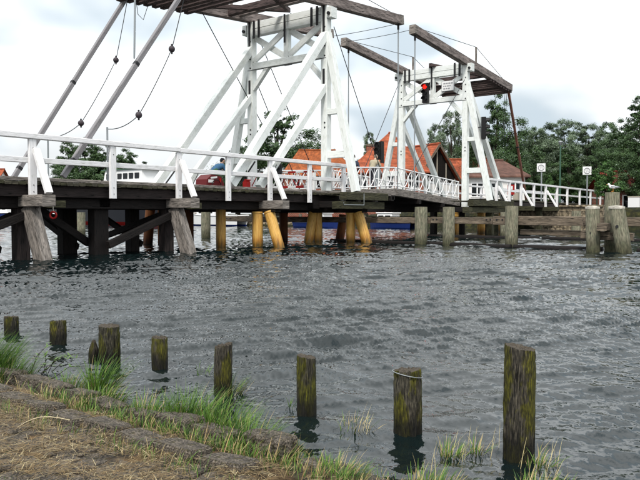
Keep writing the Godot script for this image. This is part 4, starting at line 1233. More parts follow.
# pose: everything in a local frame, x = the way the person faces, y up, z = the person's right hand side
func person(at: Vector3, facing: float, label: String, J: Dictionary, C: Dictionary):
	var o := thing("person", at, label, "person")
	var q := Geo.new()
	var B := Basis(Vector3.UP, facing)
	var X := func(v: Vector3) -> Vector3: return at + B * v
	var bones := []
	var add := func(a, b, ra, rb, c): bones.append([X.call(a), X.call(b), ra, rb, c])
	var hip: Vector3 = J.hip; var chest: Vector3 = J.chest; var neck: Vector3 = J.neck; var head: Vector3 = J.head
	add.call(hip + Vector3(0, 0, -0.07), hip + Vector3(0, 0, 0.07), 0.125, 0.125, C.legs)
	add.call(hip + Vector3(0, 0.06, 0), chest, 0.135, 0.15, C.top)
	add.call(chest + Vector3(0, 0.02, -0.09), chest + Vector3(0, 0.02, 0.09), 0.125, 0.125, C.top)
	add.call(chest.lerp(neck, 0.55) + Vector3(0, 0, -0.14), chest.lerp(neck, 0.55) + Vector3(0, 0, 0.14), 0.072, 0.072, C.top)
	add.call(neck, head - (head - neck) * 0.35, 0.058, 0.056, C.skin)
	for s in 2:
		var sg := -1.0 if s == 0 else 1.0
		var sh := chest.lerp(neck, 0.5) + Vector3(0, 0, sg * 0.185)
		var el: Vector3 = J.elbow[s]; var wr: Vector3 = J.wrist[s]
		add.call(sh, el, 0.065, 0.052, C.top); add.call(el, wr, 0.052, 0.038, C.top)
		var hj := hip + Vector3(0, -0.03, sg * 0.09)
		var kn: Vector3 = J.knee[s]; var an: Vector3 = J.ankle[s]
		add.call(hj, kn, 0.098, 0.065, C.legs); add.call(kn, an, 0.066, 0.045, C.legs)
		add.call(an + Vector3(-0.03, -0.035, 0), an + Vector3(0.15, -0.05, 0), 0.042, 0.035, C.shoe)
	flesh(q, bones, 0.024, 0.035)
	for s in 2: hand(q, X.call(J.wrist[s]), B * (J.wrist[s] - J.elbow[s]), B * Vector3(0, -1, 0.1), C.skin)
	# head: skull, jaw, nose, ears, brow and eyes
	var hb := []
	var fw: Vector3 = (J.look as Vector3).normalized(); var up := (head - neck).normalized().lerp(Vector3.UP, 0.7).normalized(); var rt := fw.cross(up).normalized(); up = rt.cross(fw)
	var H := func(f: float, u: float, r: float) -> Vector3: return X.call(head + fw * f + up * u + rt * r)
	hb.append([H.call(-0.02, 0.03, 0), H.call(0.015, 0.035, 0), 0.086, 0.082, C.skin])
	hb.append([H.call(0.02, -0.02, 0), H.call(0.05, -0.075, 0), 0.06, 0.034, C.skin])
	hb.append([H.call(0.088, 0.012, 0), H.call(0.108, -0.018, 0), 0.010, 0.015, C.skin])
	hb.append([H.call(0.078, -0.048, -0.018), H.call(0.078, -0.048, 0.018), 0.010, 0.010, C.lip])
	for s in [-1.0, 1.0]:
		hb.append([H.call(-0.005, 0.015, s * 0.078), H.call(-0.01, -0.02, s * 0.078), 0.018, 0.012, C.skin])
		hb.append([H.call(0.080, 0.018, s * 0.03), H.call(0.081, 0.018, s * 0.032), 0.011, 0.011, Color(0.05, 0.04, 0.035)])
	flesh(q, hb, 0.009, 0.012)
	put(q, "body", M.figure, o)
	var hq := Geo.new()
	var hair := [[H.call(-0.035, 0.05, 0), H.call(0.01, 0.062, 0), 0.090, 0.080, C.hair], [H.call(-0.06, 0.02, 0), H.call(-0.06, -0.03, 0), 0.062, 0.05, C.hair]]
	if C.has("cap"): hair.append([H.call(0.05, 0.075, 0), H.call(0.13, 0.06, 0), 0.03, 0.02, C.hair])
	flesh(hq, hair, 0.012, 0.02)
	put(hq, "hat" if C.has("cap") else "hair", M.figure, o)
	if C.has("collar"):
		var cq := Geo.new()
		flesh(cq, [[X.call(neck + Vector3(0.02, -0.03, -0.05)), X.call(neck + Vector3(0.02, -0.03, 0.05)), 0.055, 0.055, C.collar], [X.call(neck + Vector3(0.08, -0.05, 0)), X.call(chest + Vector3(0.135, 0, 0)), 0.05, 0.04, C.collar]], 0.016, 0.02)
		put(cq, "scarf", M.figure, o)

func people():
	var skin := Color(0.52, 0.33, 0.24); var lip := Color(0.42, 0.2, 0.16)
	var stand := {"hip": Vector3(0, 0.93, 0), "chest": Vector3(0.02, 1.22, 0), "neck": Vector3(0.03, 1.47, 0), "head": Vector3(0.06, 1.60, 0), "look": Vector3(1, -0.1, 0),
		"elbow": [Vector3(0.0, 1.12, -0.27), Vector3(0.0, 1.12, 0.27)], "wrist": [Vector3(0.17, 0.97, -0.2), Vector3(0.17, 0.97, 0.2)],
		"knee": [Vector3(0.04, 0.49, -0.11), Vector3(0.02, 0.49, 0.11)], "ankle": [Vector3(0.0, 0.085, -0.12), Vector3(0.03, 0.085, 0.12)]}
	# leaning man, bent over the rail towards the far side
	var lean := stand.duplicate(true)
	lean.hip = Vector3(-0.10, 0.95, 0); lean.chest = Vector3(0.08, 1.23, 0); lean.neck = Vector3(0.24, 1.45, 0); lean.head = Vector3(0.34, 1.55, 0); lean.look = Vector3(1, -0.35, 0.1)
	lean.elbow = [Vector3(0.22, 1.12, -0.27), Vector3(0.26, 1.14, 0.26)]; lean.wrist = [Vector3(0.45, 1.06, -0.16), Vector3(0.47, 1.07, 0.16)]
	lean.knee = [Vector3(-0.02, 0.5, -0.1), Vector3(-0.1, 0.5, 0.1)]; lean.ankle = [Vector3(-0.04, 0.085, -0.1), Vector3(-0.22, 0.085, 0.12)]
	person(V(18.25, 0.85, 2.47), 0.12, "man in a beige jacket and dark trousers bending forward on the lifting deck", lean,
		{"top": Color(0.34, 0.295, 0.21), "legs": Color(0.035, 0.035, 0.045), "shoe": Color(0.03, 0.03, 0.03), "skin": skin, "lip": lip, "hair": Color(0.20, 0.17, 0.14)})
	var back := stand.duplicate(true)
	person(V(18.1, 1.9, 2.45), 0.5, "person in dark blue clothing standing just behind the man in beige", back,
		{"top": Color(0.045, 0.055, 0.09), "legs": Color(0.03, 0.03, 0.04), "shoe": Color(0.03, 0.03, 0.03), "skin": skin, "lip": lip, "hair": Color(0.06, 0.04, 0.03)})
	person(V(12.7, 2.1, 2.13), 2.2, "person in black with a white scarf behind the left portal's brace", stand.duplicate(true),
		{"top": Color(0.02, 0.02, 0.022), "legs": Color(0.02, 0.02, 0.025), "shoe": Color(0.02, 0.02, 0.02), "skin": skin, "lip": lip, "hair": Color(0.05, 0.035, 0.03), "collar": Color(0.72, 0.72, 0.72)})
	# cyclist waiting astride, bent over the handlebar
	var ride := stand.duplicate(true)
	ride.hip = Vector3(-0.15, 0.9, 0); ride.chest = Vector3(0.10, 1.08, 0); ride.neck = Vector3(0.26, 1.24, 0); ride.head = Vector3(0.34, 1.34, 0); ride.look = Vector3(1, -0.2, 0.2)
	ride.elbow = [Vector3(0.25, 0.98, -0.24), Vector3(0.25, 0.98, 0.24)]; ride.wrist = [Vector3(0.46, 0.99, -0.2), Vector3(0.46, 0.99, 0.2)]
	ride.knee = [Vector3(0.05, 0.5, -0.13), Vector3(0.16, 0.52, 0.13)]; ride.ankle = [Vector3(-0.1, 0.085, -0.2), Vector3(0.02, 0.2, 0.14)]
	person(V(10.35, 3.5, 2.13), 0.0, "person in a blue top with a black cap bent over a bicycle", ride,
		{"top": Color(0.05, 0.13, 0.24), "legs": Color(0.04, 0.10, 0.05), "shoe": Color(0.04, 0.04, 0.04), "skin": skin, "lip": lip, "hair": Color(0.015, 0.015, 0.018), "cap": true})
	var bp := V(10.3, 3.5, 2.13)
	var b := thing("bicycle", bp, "bicycle under the person in the blue top", "bicycle")
	for s in [-0.52, 0.55]:
		var ring := []
		for k in 25: ring.append(bp + Vector3(s + 0.33 * cos(TAU * k / 24.0), 0.345 + 0.33 * sin(TAU * k / 24.0), 0))
		var w := tb(b, "wheel", M.tyre, ring, [0.02], 6)
	var nodes := {"rear": Vector3(-0.52, 0.345, 0), "front": Vector3(0.55, 0.345, 0), "bb": Vector3(-0.08, 0.3, 0), "seat": Vector3(-0.22, 0.82, 0), "stem": Vector3(0.40, 0.85, 0), "bar": Vector3(0.42, 0.98, 0)}
	for e in [["rear", "bb"], ["rear", "seat"], ["bb", "seat"], ["bb", "stem"], ["seat", "stem"], ["stem", "front"], ["stem", "bar"]]:
		tb(b, "frame_tube", M.green_paint, [bp + nodes[e[0]], bp + nodes[e[1]]], [0.016], 8)
	tb(b, "handlebar", M.black_iron, [bp + Vector3(0.47, 0.98, -0.25), bp + Vector3(0.42, 0.99, 0), bp + Vector3(0.47, 0.98, 0.25)], [0.013], 8)
	var sd := g(); sd.ball(bp + Vector3(-0.22, 0.86, 0), Vector3(0.13, 0.035, 0.07)); put(sd, "saddle", M.black_iron, b)
	# child trailer and pannier behind other waiting bikes
	var tp := V(9.75, 3.3, 2.13)
	var tr := thing("child_trailer", tp, "dark red bicycle trailer with white panels on the left deck", "trailer")
	var hull := g()
	var prof := [Vector2(-0.5, 0.2), Vector2(0.42, 0.2), Vector2(0.52, 0.34), Vector2(0.34, 0.66), Vector2(-0.2, 0.72), Vector2(-0.46, 0.52)]
	for k in 6:
		var p: Vector2 = prof[k]; var r: Vector2 = prof[(k + 1) % 6]
		hull.quad(tp + Vector3(p.x, p.y, -0.32), tp + Vector3(r.x, r.y, -0.32), tp + Vector3(r.x, r.y, 0.32), tp + Vector3(p.x, p.y, 0.32), tp + Vector3(0, 0.5, 0))
	for z in [-0.32, 0.32]:
		for k in range(1, 5): hull.tri(tp + Vector3(prof[0].x, prof[0].y, z), tp + Vector3(prof[k].x, prof[k].y, z), tp + Vector3(prof[k + 1].x, prof[k + 1].y, z), tp + Vector3(0, 0.5, 0))
	put(hull, "body", M.dark_red, tr)
	bm(tr, "panel", M.hull_white, tp + Vector3(-0.25, 0.58, 0.326), tp + Vector3(0.10, 0.62, 0.326), 0.012, 0.07)
	bm(tr, "panel", M.hull_white, tp + Vector3(-0.38, 0.45, 0.326), tp + Vector3(-0.1, 0.45, 0.326), 0.012, 0.12)
	bm(tr, "reflector", M.red_paint, tp + Vector3(0.26, 0.38, 0.33), tp + Vector3(0.26, 0.58, 0.33), 0.02, 0.12, Vector3(0, 0, 1))
	for s in [-0.4, 0.4]:
		var ring := []
		for k in 25: ring.append(tp + Vector3(0.25 * cos(TAU * k / 24.0), 0.26 + 0.25 * sin(TAU * k / 24.0), s))
		tb(tr, "wheel", M.tyre, ring, [0.018], 6)
	var pp := V(11.3, 2.7, 2.13)
	var pn := thing("luggage_bag", pp, "bright red bag standing on the left deck before the portal", "bag")
	var bq := g(); bq.box(pp + Vector3(0, 0.28, 0), Vector3(0.24, 0.5, 0.22), 0.07); put(bq, "body", M.red_paint, pn)
	bm(pn, "flap", M.red_paint, pp + Vector3(-0.13, 0.55, 0.0), pp + Vector3(0.13, 0.55, 0.0), 0.24, 0.06)
	tb(pn, "handle", M.black_iron, [pp + Vector3(-0.08, 0.6, 0), pp + Vector3(-0.05, 0.7, 0), pp + Vector3(0.05, 0.7, 0), pp + Vector3(0.08, 0.6, 0)], [0.014], 6)

	# gull on the dolphin, looking left
	var gp := V(14.35, -11.24, 2.0)
	var gl := thing("gull", gp, "white and grey gull standing on the tallest dolphin pile", "bird")
	var d := V(-0.35, 0.94, 0)   # the way it faces
	d = Vector3(d.x, 0, d.z).normalized()
	var u := Vector3.UP; var q := Geo.new()
	var white := Color(0.8, 0.8, 0.8); var grey := Color(0.36, 0.38, 0.41); var dark := Color(0.03, 0.03, 0.035)
	var rr := d.cross(u)
	var fs := [[gp + u * 0.15 - d * 0.02, gp + u * 0.165 + d * 0.07, 0.058, 0.055, white], [gp + u * 0.15 - d * 0.03, gp + u * 0.135 - d * 0.15, 0.045, 0.018, white], [gp + u * 0.18 + d * 0.09, gp + u * 0.235 + d * 0.125, 0.035, 0.03, white], [gp + u * 0.245 + d * 0.13, gp + u * 0.245 + d * 0.145, 0.035, 0.032, white]]
	flesh(q, fs, 0.009, 0.02); put(q, "body", M.figure, gl)
	for s in [-1.0, 1.0]:
		var wq := Geo.new()
		flesh(wq, [[gp + u * 0.175 + d * 0.05 + rr * s * 0.046, gp + u * 0.16 - d * 0.1 + rr * s * 0.04, 0.026, 0.022, grey], [gp + u * 0.16 - d * 0.1 + rr * s * 0.035, gp + u * 0.145 - d * 0.22 + rr * s * 0.012, 0.02, 0.008, dark if s > 3 else grey]], 0.009, 0.012)
		put(wq, "wing", M.figure, gl)
		tb(gl, "leg", M.ochre_paint, [gp + u * 0.1 + rr * s * 0.025, gp + u * 0.0 + rr * s * 0.025], [0.006], 6)
		tb(gl, "foot", M.ochre_paint, [gp + u * 0.005 + rr * s * 0.025 - d * 0.01, gp + u * 0.004 + rr * s * 0.025 + d * 0.045], [0.006, 0.012], 6)
	tb(gl, "beak", M.ochre_paint, [gp + u * 0.24 + d * 0.17, gp + u * 0.232 + d * 0.215], [0.011, 0.003], 8)

# ---------------------------------------------------------------- signals and signs
func signal_head(o: Node3D, at: Vector3, face: Vector3, s: float, lit: int):
	var right := Vector3.UP.cross(face).normalized()
	bm(o, "housing", M.signal_black, at + Vector3(0, -0.48, 0) * s, at + Vector3(0, 0.48, 0) * s, 0.3 * s, 0.2 * s, face)
	for k in 3:
		var c := at + Vector3(0, 0.3 - 0.3 * k, 0) * s + face * 0.105 * s
		var lamp := g(); lamp.tube([c - face * 0.01 * s, c + face * 0.02 * s], [0.115 * s, 0.10 * s], 18)
		put(lamp, "lens", M.red_glow if k == lit else M.lamp_dead, o)
		var vis := g()
		for m in 9:    # hood over the lens
			var a0 := PI * m / 9.0; var a1 := PI * (m + 1) / 9.0
			var p0 := right * cos(a0) * 0.135 * s + Vector3(0, sin(a0) * 0.135, 0) * s; var p1 := right * cos(a1) * 0.135 * s + Vector3(0, sin(a1) * 0.135, 0) * s
			vis.quad(c + p0, c + p1, c + p1 + face * 0.16 * s, c + p0 + face * 0.16 * s, c)
		put(vis, "hood", M.signal_black, o)
		if k == lit:
			var l := OmniLight3D.new(); l.name = "lamp_light"; l.light_color = Color(1, 0.12, 0.04); l.light_energy = 0.05; l.light_size = 0.1; l.omni_range = 20.0; l.shadow_enabled = true
			l.omni_attenuation = 2.0
			o.add_child(l); l.position = c + face * 0.1 * s - o.position

func signs():
	var f := V(-1, -0.35, 0); f = Vector3(f.x, 0, f.z).normalized()
	var o := thing("traffic_signal", V(26.6, 2.52, 8.4), "black signal with its red light lit, on the right portal", "traffic light")
	signal_head(o, V(26.55, 2.52, 8.42), Vector3(-1, 0, 0), 1.2, 0)
	bm(o, "bracket", M.black_iron, V(26.9, 2.52, 8.9), V(26.55, 2.52, 8.9), 0.06, 0.06)
	var o2 := thing("traffic_signal", V(27.15, -1.2, 6.1), "unlit black signal on the outer leg of the right portal", "traffic light")
	signal_head(o2, V(26.95, -1.0, 6.15), V(0.35, -1, 0).normalized(), 1.25, -1)
	bm(o2, "bracket", M.black_iron, V(26.95, -0.82, 6.2), V(26.95, -0.62, 6.2), 0.06, 0.06)
	bm(o2, "back_board", M.grey_steel, V(27.15, -0.86, 5.5), V(27.15, -0.86, 6.8), 0.04, 0.3, Vector3(0, 0, 1))
	var o3 := thing("traffic_signal", V(26.3, 5.75, 2.0), "unlit black signal on a grey post behind the man in beige", "traffic light")
	tb(o3, "post", M.grey_steel, [V(26.3, 5.75, 2.0), V(26.3, 5.75, 5.6)], [0.06], 10)
	signal_head(o3, V(26.15, 5.65, 5.15), f, 1.15, -1)
	bm(o3, "back_board", M.signal_black, V(26.4, 5.45, 4.4), V(26.4, 5.45, 5.75), 0.05, 0.4, Vector3(1, 0, 0))
	bm(o3, "control_box", M.grey_steel, V(26.3, 5.75, 3.0), V(26.3, 5.75, 4.4), 0.34, 0.3, Vector3(1, 0, 0))
	# board with two lines of small dark lettering
	var n := thing("notice_board", V(26.7, 1.2, 8.7), "small white notice board with dark lines of lettering on the cross", "sign")
	bm(n, "board", M.hull_white, V(26.74, 1.55, 8.72), V(26.74, 0.8, 8.72), 0.04, 0.56)
	bm(n, "frame", M.ring_grey, V(26.765, 1.585, 8.72), V(26.765, 0.765, 8.72), 0.02, 0.61)
	for k in 3:
		var w := 1.45
		while w > 0.95 + 0.08 * k:
			var l := R(0.05, 0.14)
			bm(n, "lettering", M.ring_grey, V(26.716, w, 8.87 - 0.15 * k), V(26.716, w - l, 8.87 - 0.15 * k), 0.006, 0.07)
			w -= l + 0.035
	for s in [[45.3, 2.19, 2.0, 5.0, "square white sign with a grey ring next to the brown hauling pole"], [47.6, -0.75, 1.9, 4.75, "square white sign with a grey ring right of the green lamp post"]]:
		var p := thing("round_limit_sign", V(s[0], s[1], s[2]), s[4], "sign", "white ring signs on the far bank")
		tb(p, "post", M.grey_steel, [V(s[0] + 0.1, s[1], s[2] - 0.3), V(s[0] + 0.1, s[1], s[3] - 0.2)], [0.06], 10)
		var c := V(s[0], s[1], s[3]); var rt := Vector3.UP.cross(f).normalized()
		var q := g(); q.beam(c - rt * 0.33, c + rt * 0.33, 0.04, 0.66); put(q, "board", M.hull_white, p)
		var ring := []
		for k in 33: ring.append(c + f * 0.03 + rt * cos(TAU * k / 32.0) * 0.22 + Vector3(0, sin(TAU * k / 32.0) * 0.22, 0))
		tb(p, "ring", M.ring_grey, ring, [0.026], 6)
		var dg := g()
		for e in [[-0.12, 0.1, -0.02, -0.12], [0.05, 0.12, 0.14, 0.12], [0.05, 0.12, 0.05, 0.0], [0.05, 0.0, 0.14, -0.02], [0.14, -0.02, 0.06, -0.13], [-0.13, -0.13, -0.02, -0.13], [-0.13, 0.1, -0.04, 0.1]]:
			dg.beam(c + f * 0.026 + rt * e[0] * 0.78 + Vector3(0, e[1] * 0.78, 0), c + f * 0.026 + rt * e[2] * 0.78 + Vector3(0, e[3] * 0.78, 0), 0.012, 0.03, f)
		put(dg, "lettering", M.ring_grey, p)
		if s[1] < 0.0:
			tb(p, "side_post", M.green_paint, [V(s[0] + 0.4, s[1] - 0.7, s[2] - 0.3), V(s[0] + 0.4, s[1] - 0.7, s[3])], [0.05], 8)
			tb(p, "side_lamp", M.hull_white, [V(s[0] + 0.4, s[1] - 0.72, s[3] - 0.35), V(s[0] + 0.4, s[1] - 0.72, s[3])], [0.09], 10)
	var lp := thing("lamp_post", V(54.0, 3.5, 1.8), "tall dark green lamp post in front of the silvery trees", "lamp post")
	tb(lp, "shaft", M.green_paint, [V(54.0, 3.5, 1.6), V(54.0, 3.5, 4.0), V(54.0, 3.5, 7.6)], [0.1, 0.08, 0.06], 10)
	var hd := g(); hd.lathe(V(54.0, 3.5, 7.55), [Vector2(0.06, 0), Vector2(0.12, 0.1), Vector2(0.2, 0.3), Vector2(0.22, 0.34), Vector2(0.001, 0.46)], 14); put(hd, "lamp_head", M.grey_steel, lp)
	var rs := thing("warning_sign", V(36.6, 1.2, 2.2), "small red and white sign behind the far railing near the white house", "sign")
	tb(rs, "post", M.grey_steel, [V(36.6, 1.2, 2.15), V(36.6, 1.2, 3.3)], [0.03], 8)
	bm(rs, "board", M.red_paint, V(36.56, 1.2, 2.6), V(36.56, 1.2, 3.3), 0.03, 0.5, Vector3(1, 0, 0).cross(Vector3.UP))
	bm(rs, "panel", M.hull_white, V(36.53, 1.2, 2.95), V(36.53, 1.2, 3.2), 0.02, 0.26, Vector3(1, 0, 0).cross(Vector3.UP))
	# red and white barrier with hanging lattice across the left deck
	var bt := 13.05
	var br := thing("barrier_gate", V(bt, 2.2, 2.2), "red and white barrier with a hanging lattice across the left deck", "barrier")
	for k in 8:
		var w := 0.55 + k * 0.44
		bm(br, "boom_stripe", M.red_paint if k % 2 == 0 else M.hull_white, V(bt, w, 3.05), V(bt, w + 0.44, 3.05), 0.06, 0.075)
		bm(br, "lower_stripe", M.red_paint if k % 2 == 1 else M.hull_white, V(bt, w, 2.42), V(bt, w + 0.44, 2.42), 0.04, 0.11)
		tb(br, "lattice_bar", M.hull_white if k % 2 == 0 else M.red_paint, [V(bt, w + 0.04, 3.0), V(bt, w + 0.4, 2.5)], [0.022], 6)
		tb(br, "lattice_bar", M.red_paint if k % 2 == 0 else M.hull_white, [V(bt + 0.04, w + 0.4, 3.0), V(bt + 0.04, w + 0.04, 2.5)], [0.022], 6)
	bm(br, "pivot_post", M.hull_white, V(bt, 4.12, 2.14), V(bt, 4.12, 3.3), 0.22, 0.22, Vector3(0, 0, 1))
	bm(br, "rest_post", M.hull_white, V(bt, 0.45, 2.14), V(bt, 0.45, 3.0), 0.12, 0.12, Vector3(0, 0, 1))
	var lb := thing("lifebuoy", V(0.35, -0.35, 1.2), "red ring lifebuoy hanging below the leftmost cap beam", "lifebuoy")
	var ring2 := []
	for k in 25: ring2.append(V(0.36, -0.5, 1.22) + Vector3(0.085 * cos(TAU * k / 24.0) * 0.6, 0.085 * sin(TAU * k / 24.0), 0.085 * cos(TAU * k / 24.0) * 0.8))
	tb(lb, "ring", M.red_paint, ring2, [0.026], 10)
	tb(lb, "cord", M.guano, [V(0.36, -0.5, 1.3), V(0.36, -0.5, 1.46)], [0.012], 6)
	var wf := thing("wire_guard", V(13.2, -1.6, 1.9), "thin pale wire frame below the foot of the left portal", "frame")
	tb(wf, "frame", M.grey_steel, [V(12.3, -1.62, 1.72), V(12.3, -1.62, 1.62), V(13.75, -1.62, 1.62), V(13.75, -1.62, 2.1)], [0.018], 6)

# ---------------------------------------------------------------- boats
func boat(at: Vector3, turn: float, L: float, Wd: float, free: float, hullm: Material, label: String, cabin: Array, boot: Material = null):
	var o := thing("boat", at, label, "boat", "boats moored at the far quay")
	var B := Basis(Vector3.UP, turn)
	var X := func(v: Vector3) -> Vector3: return at + B * v
	var secs := []
	for i in 13:
		var f := i / 12.0
		var half := Wd * 0.5 * (1.0 - pow(absf(f * 2.0 - 1.0) if f > 0.5 else absf(f * 2.0 - 1.0) * 0.72, 2.6))
		half = maxf(half, 0.04)
		var sh := free * (1.0 + 0.45 * pow(f, 3.0) * 1.2 + 0.12 * pow(1.0 - f, 2.0))
		var x := (f - 0.5) * L
		secs.append([Vector3(x * 0.94, -0.35, half * 0.55), Vector3(x * 0.96, free * 0.16, half * 0.88), Vector3(x, sh, half)])
	for layer in 2:
		var q := g()
		for i in 12:
			for s in [-1.0, 1.0]:
				var m := Vector3(1, 1, s)
				q.quad(X.call(secs[i][layer] * m), X.call(secs[i + 1][layer] * m), X.call(secs[i + 1][layer + 1] * m), X.call(secs[i][layer + 1] * m), X.call(Vector3(secs[i][1].x * 0.98, free * 0.3, 0)))
		put(q, "boot_top" if layer == 0 else "hull", (boot if boot else hullm) if layer == 0 else hullm, o)
	var dq := g()
	for i in 12: dq.quad(X.call(secs[i][2] * Vector3(1, 0.93, -1)), X.call(secs[i + 1][2] * Vector3(1, 0.93, -1)), X.call(secs[i + 1][2] * Vector3(1, 0.93, 1)), X.call(secs[i][2] * Vector3(1, 0.93, 1)), X.call(Vector3(0, -1, 0)))
	put(dq, "deck", M.rail_wood, o)
	for s in [-1.0, 1.0]:
		var pts := []
		for i in 13: pts.append(X.call(secs[i][2] * Vector3(1, 1, s)))
		tb(o, "gunwale", M.hull_white, pts, [0.06], 6)
	for c in cabin:      # [x, length, width, base, height, material]
		var q := g(); var ctr: Vector3 = Vector3(c[0], c[3] + c[4] * 0.5, 0)
		var lo := [Vector3(-c[1] * 0.5, -c[4] * 0.5, -c[2] * 0.5), Vector3(c[1] * 0.5, -c[4] * 0.5, -c[2] * 0.5), Vector3(c[1] * 0.5, -c[4] * 0.5, c[2] * 0.5), Vector3(-c[1] * 0.5, -c[4] * 0.5, c[2] * 0.5)]
		var hi := []
		for p in lo: hi.append(Vector3(p.x * 0.9, c[4] * 0.5, p.z * 0.9))
		for k in 4: q.quad(X.call(ctr + lo[k]), X.call(ctr + lo[(k + 1) % 4]), X.call(ctr + hi[(k + 1) % 4]), X.call(ctr + hi[k]), X.call(ctr))
		put(q, "cabin", c[5], o)
		var rq := g(); rq.beam(X.call(ctr + Vector3(-c[1] * 0.52, c[4] * 0.5 + 0.05, 0)), X.call(ctr + Vector3(c[1] * 0.52, c[4] * 0.5 + 0.05, 0)), c[2] * 1.02, 0.1, Vector3.UP, 0.04)
		put(rq, "roof", c[6], o)
		var n := maxi(2, int(c[1] / 1.1))
		for k in n:
			for s in [-1.0, 1.0]:
				var xx: float = c[0] + (k + 0.5 - n * 0.5) * c[1] / n * 0.85
				var z: float = s * (c[2] * 0.478 + 0.02)
				bm(o, "window", M.pane, X.call(Vector3(xx - c[1] / n * 0.3, c[3] + c[4] * 0.62, z)), X.call(Vector3(xx + c[1] / n * 0.3, c[3] + c[4] * 0.62, z)), 0.05, c[4] * 0.34)
	tb(o, "mast", M.hull_white, [X.call(Vector3(0.15 * L, free, 0)), X.call(Vector3(0.15 * L, free + 2.2, 0))], [0.05, 0.035], 8)

func boats():
	var q := PI / 2
	boat(V(40.9, 79, 0), q + 0.1, 12, 3.6, 1.3, M.blue_paint, "blue boat with red bottom at the far left under the deck", [[-1.5, 4.0, 2.4, 1.2, 1.5, M.hull_white, M.hull_white]], M.red_paint)
	boat(V(41.2, 65.5, 0), q, 10, 3.6, 1.2, M.hull_dark, "dark low boat with a pale waterline beside the first raking pile", [[-1.0, 3.5, 2.4, 1.1, 1.0, M.hull_dark, M.hull_white]], M.wall_grey)
	boat(V(40.9, 49.0, 0), q + PI, 20, 5.0, 2.3, M.hull_dark, "large dark hulled vessel with white deckhouse and green roof behind the left railing", [[1.0, 9.0, 4.0, 2.2, 2.1, M.hull_white, M.hull_white], [0.5, 7.4, 3.4, 4.4, 1.9, M.hull_white, M.green_paint]], M.red_paint)
	boat(V(41.3, 35.5, 0), q, 8, 2.9, 1.0, M.hull_white, "white boat low behind the single yellow pile", [[0.5, 2.8, 2.0, 0.9, 1.0, M.hull_white, M.hull_white]], M.blue_paint)
	boat(V(40.9, 21.6, 0), q + PI, 5.2, 2.2, 0.5, M.blue_paint, "bright blue boat seen between two pairs of yellow piles", [[0.3, 1.9, 1.5, 0.5, 0.8, M.hull_white, M.hull_white]])
	boat(V(40.9, 13.6, 0), q, 4.4, 2.0, 0.5, M.blue_paint, "bright blue boat under the lifting deck by the fender post", [[0.3, 1.6, 1.4, 0.5, 0.8, M.hull_white, M.hull_white]])

func quay():
	var o := thing("quay_wall", V(43.2, 40, 0), "pale stone quay wall along the far bank at the left", "wall")
	var q := g(); q.beam(V(43.2, 9.0, 0.0), V(43.2, 160, 0.0), 1.0, 1.5); put(q, "masonry", M.quay_stone, o)
	var w := 9.0
	while w < 150.0:
		bm(o, "coping_stone", M.quay_stone, V(43.15, w, 0.83), V(43.15, w + 3.96, 0.83), 1.15, 0.16)
		w += 4.0
	for k in 12:
		tb(o, "fender_pile", M.rail_wood, [V(42.55, 14 + k * 11.0, -0.8), V(42.55, 14 + k * 11.0, 1.3)], [0.16], 10)
	# free standing posts in the river
	for p in [[14.9, 9.0, "pale mooring post seen between the first yellow piles"], [14.0, 18.7, "pale mooring post behind the left trestles"], [14.9, 24.8, "greenish mooring post just right of the first raking pile"]]:
		var m := thing("river_post", V(p[0], p[1], 0), p[2], "post", "posts standing in the river behind the bridge")
		wood_pile(m, "shaft", V(p[0], p[1], 0), 1.5 if p[1] < 10.0 else 1.35, 0.24, M.algae_pile)

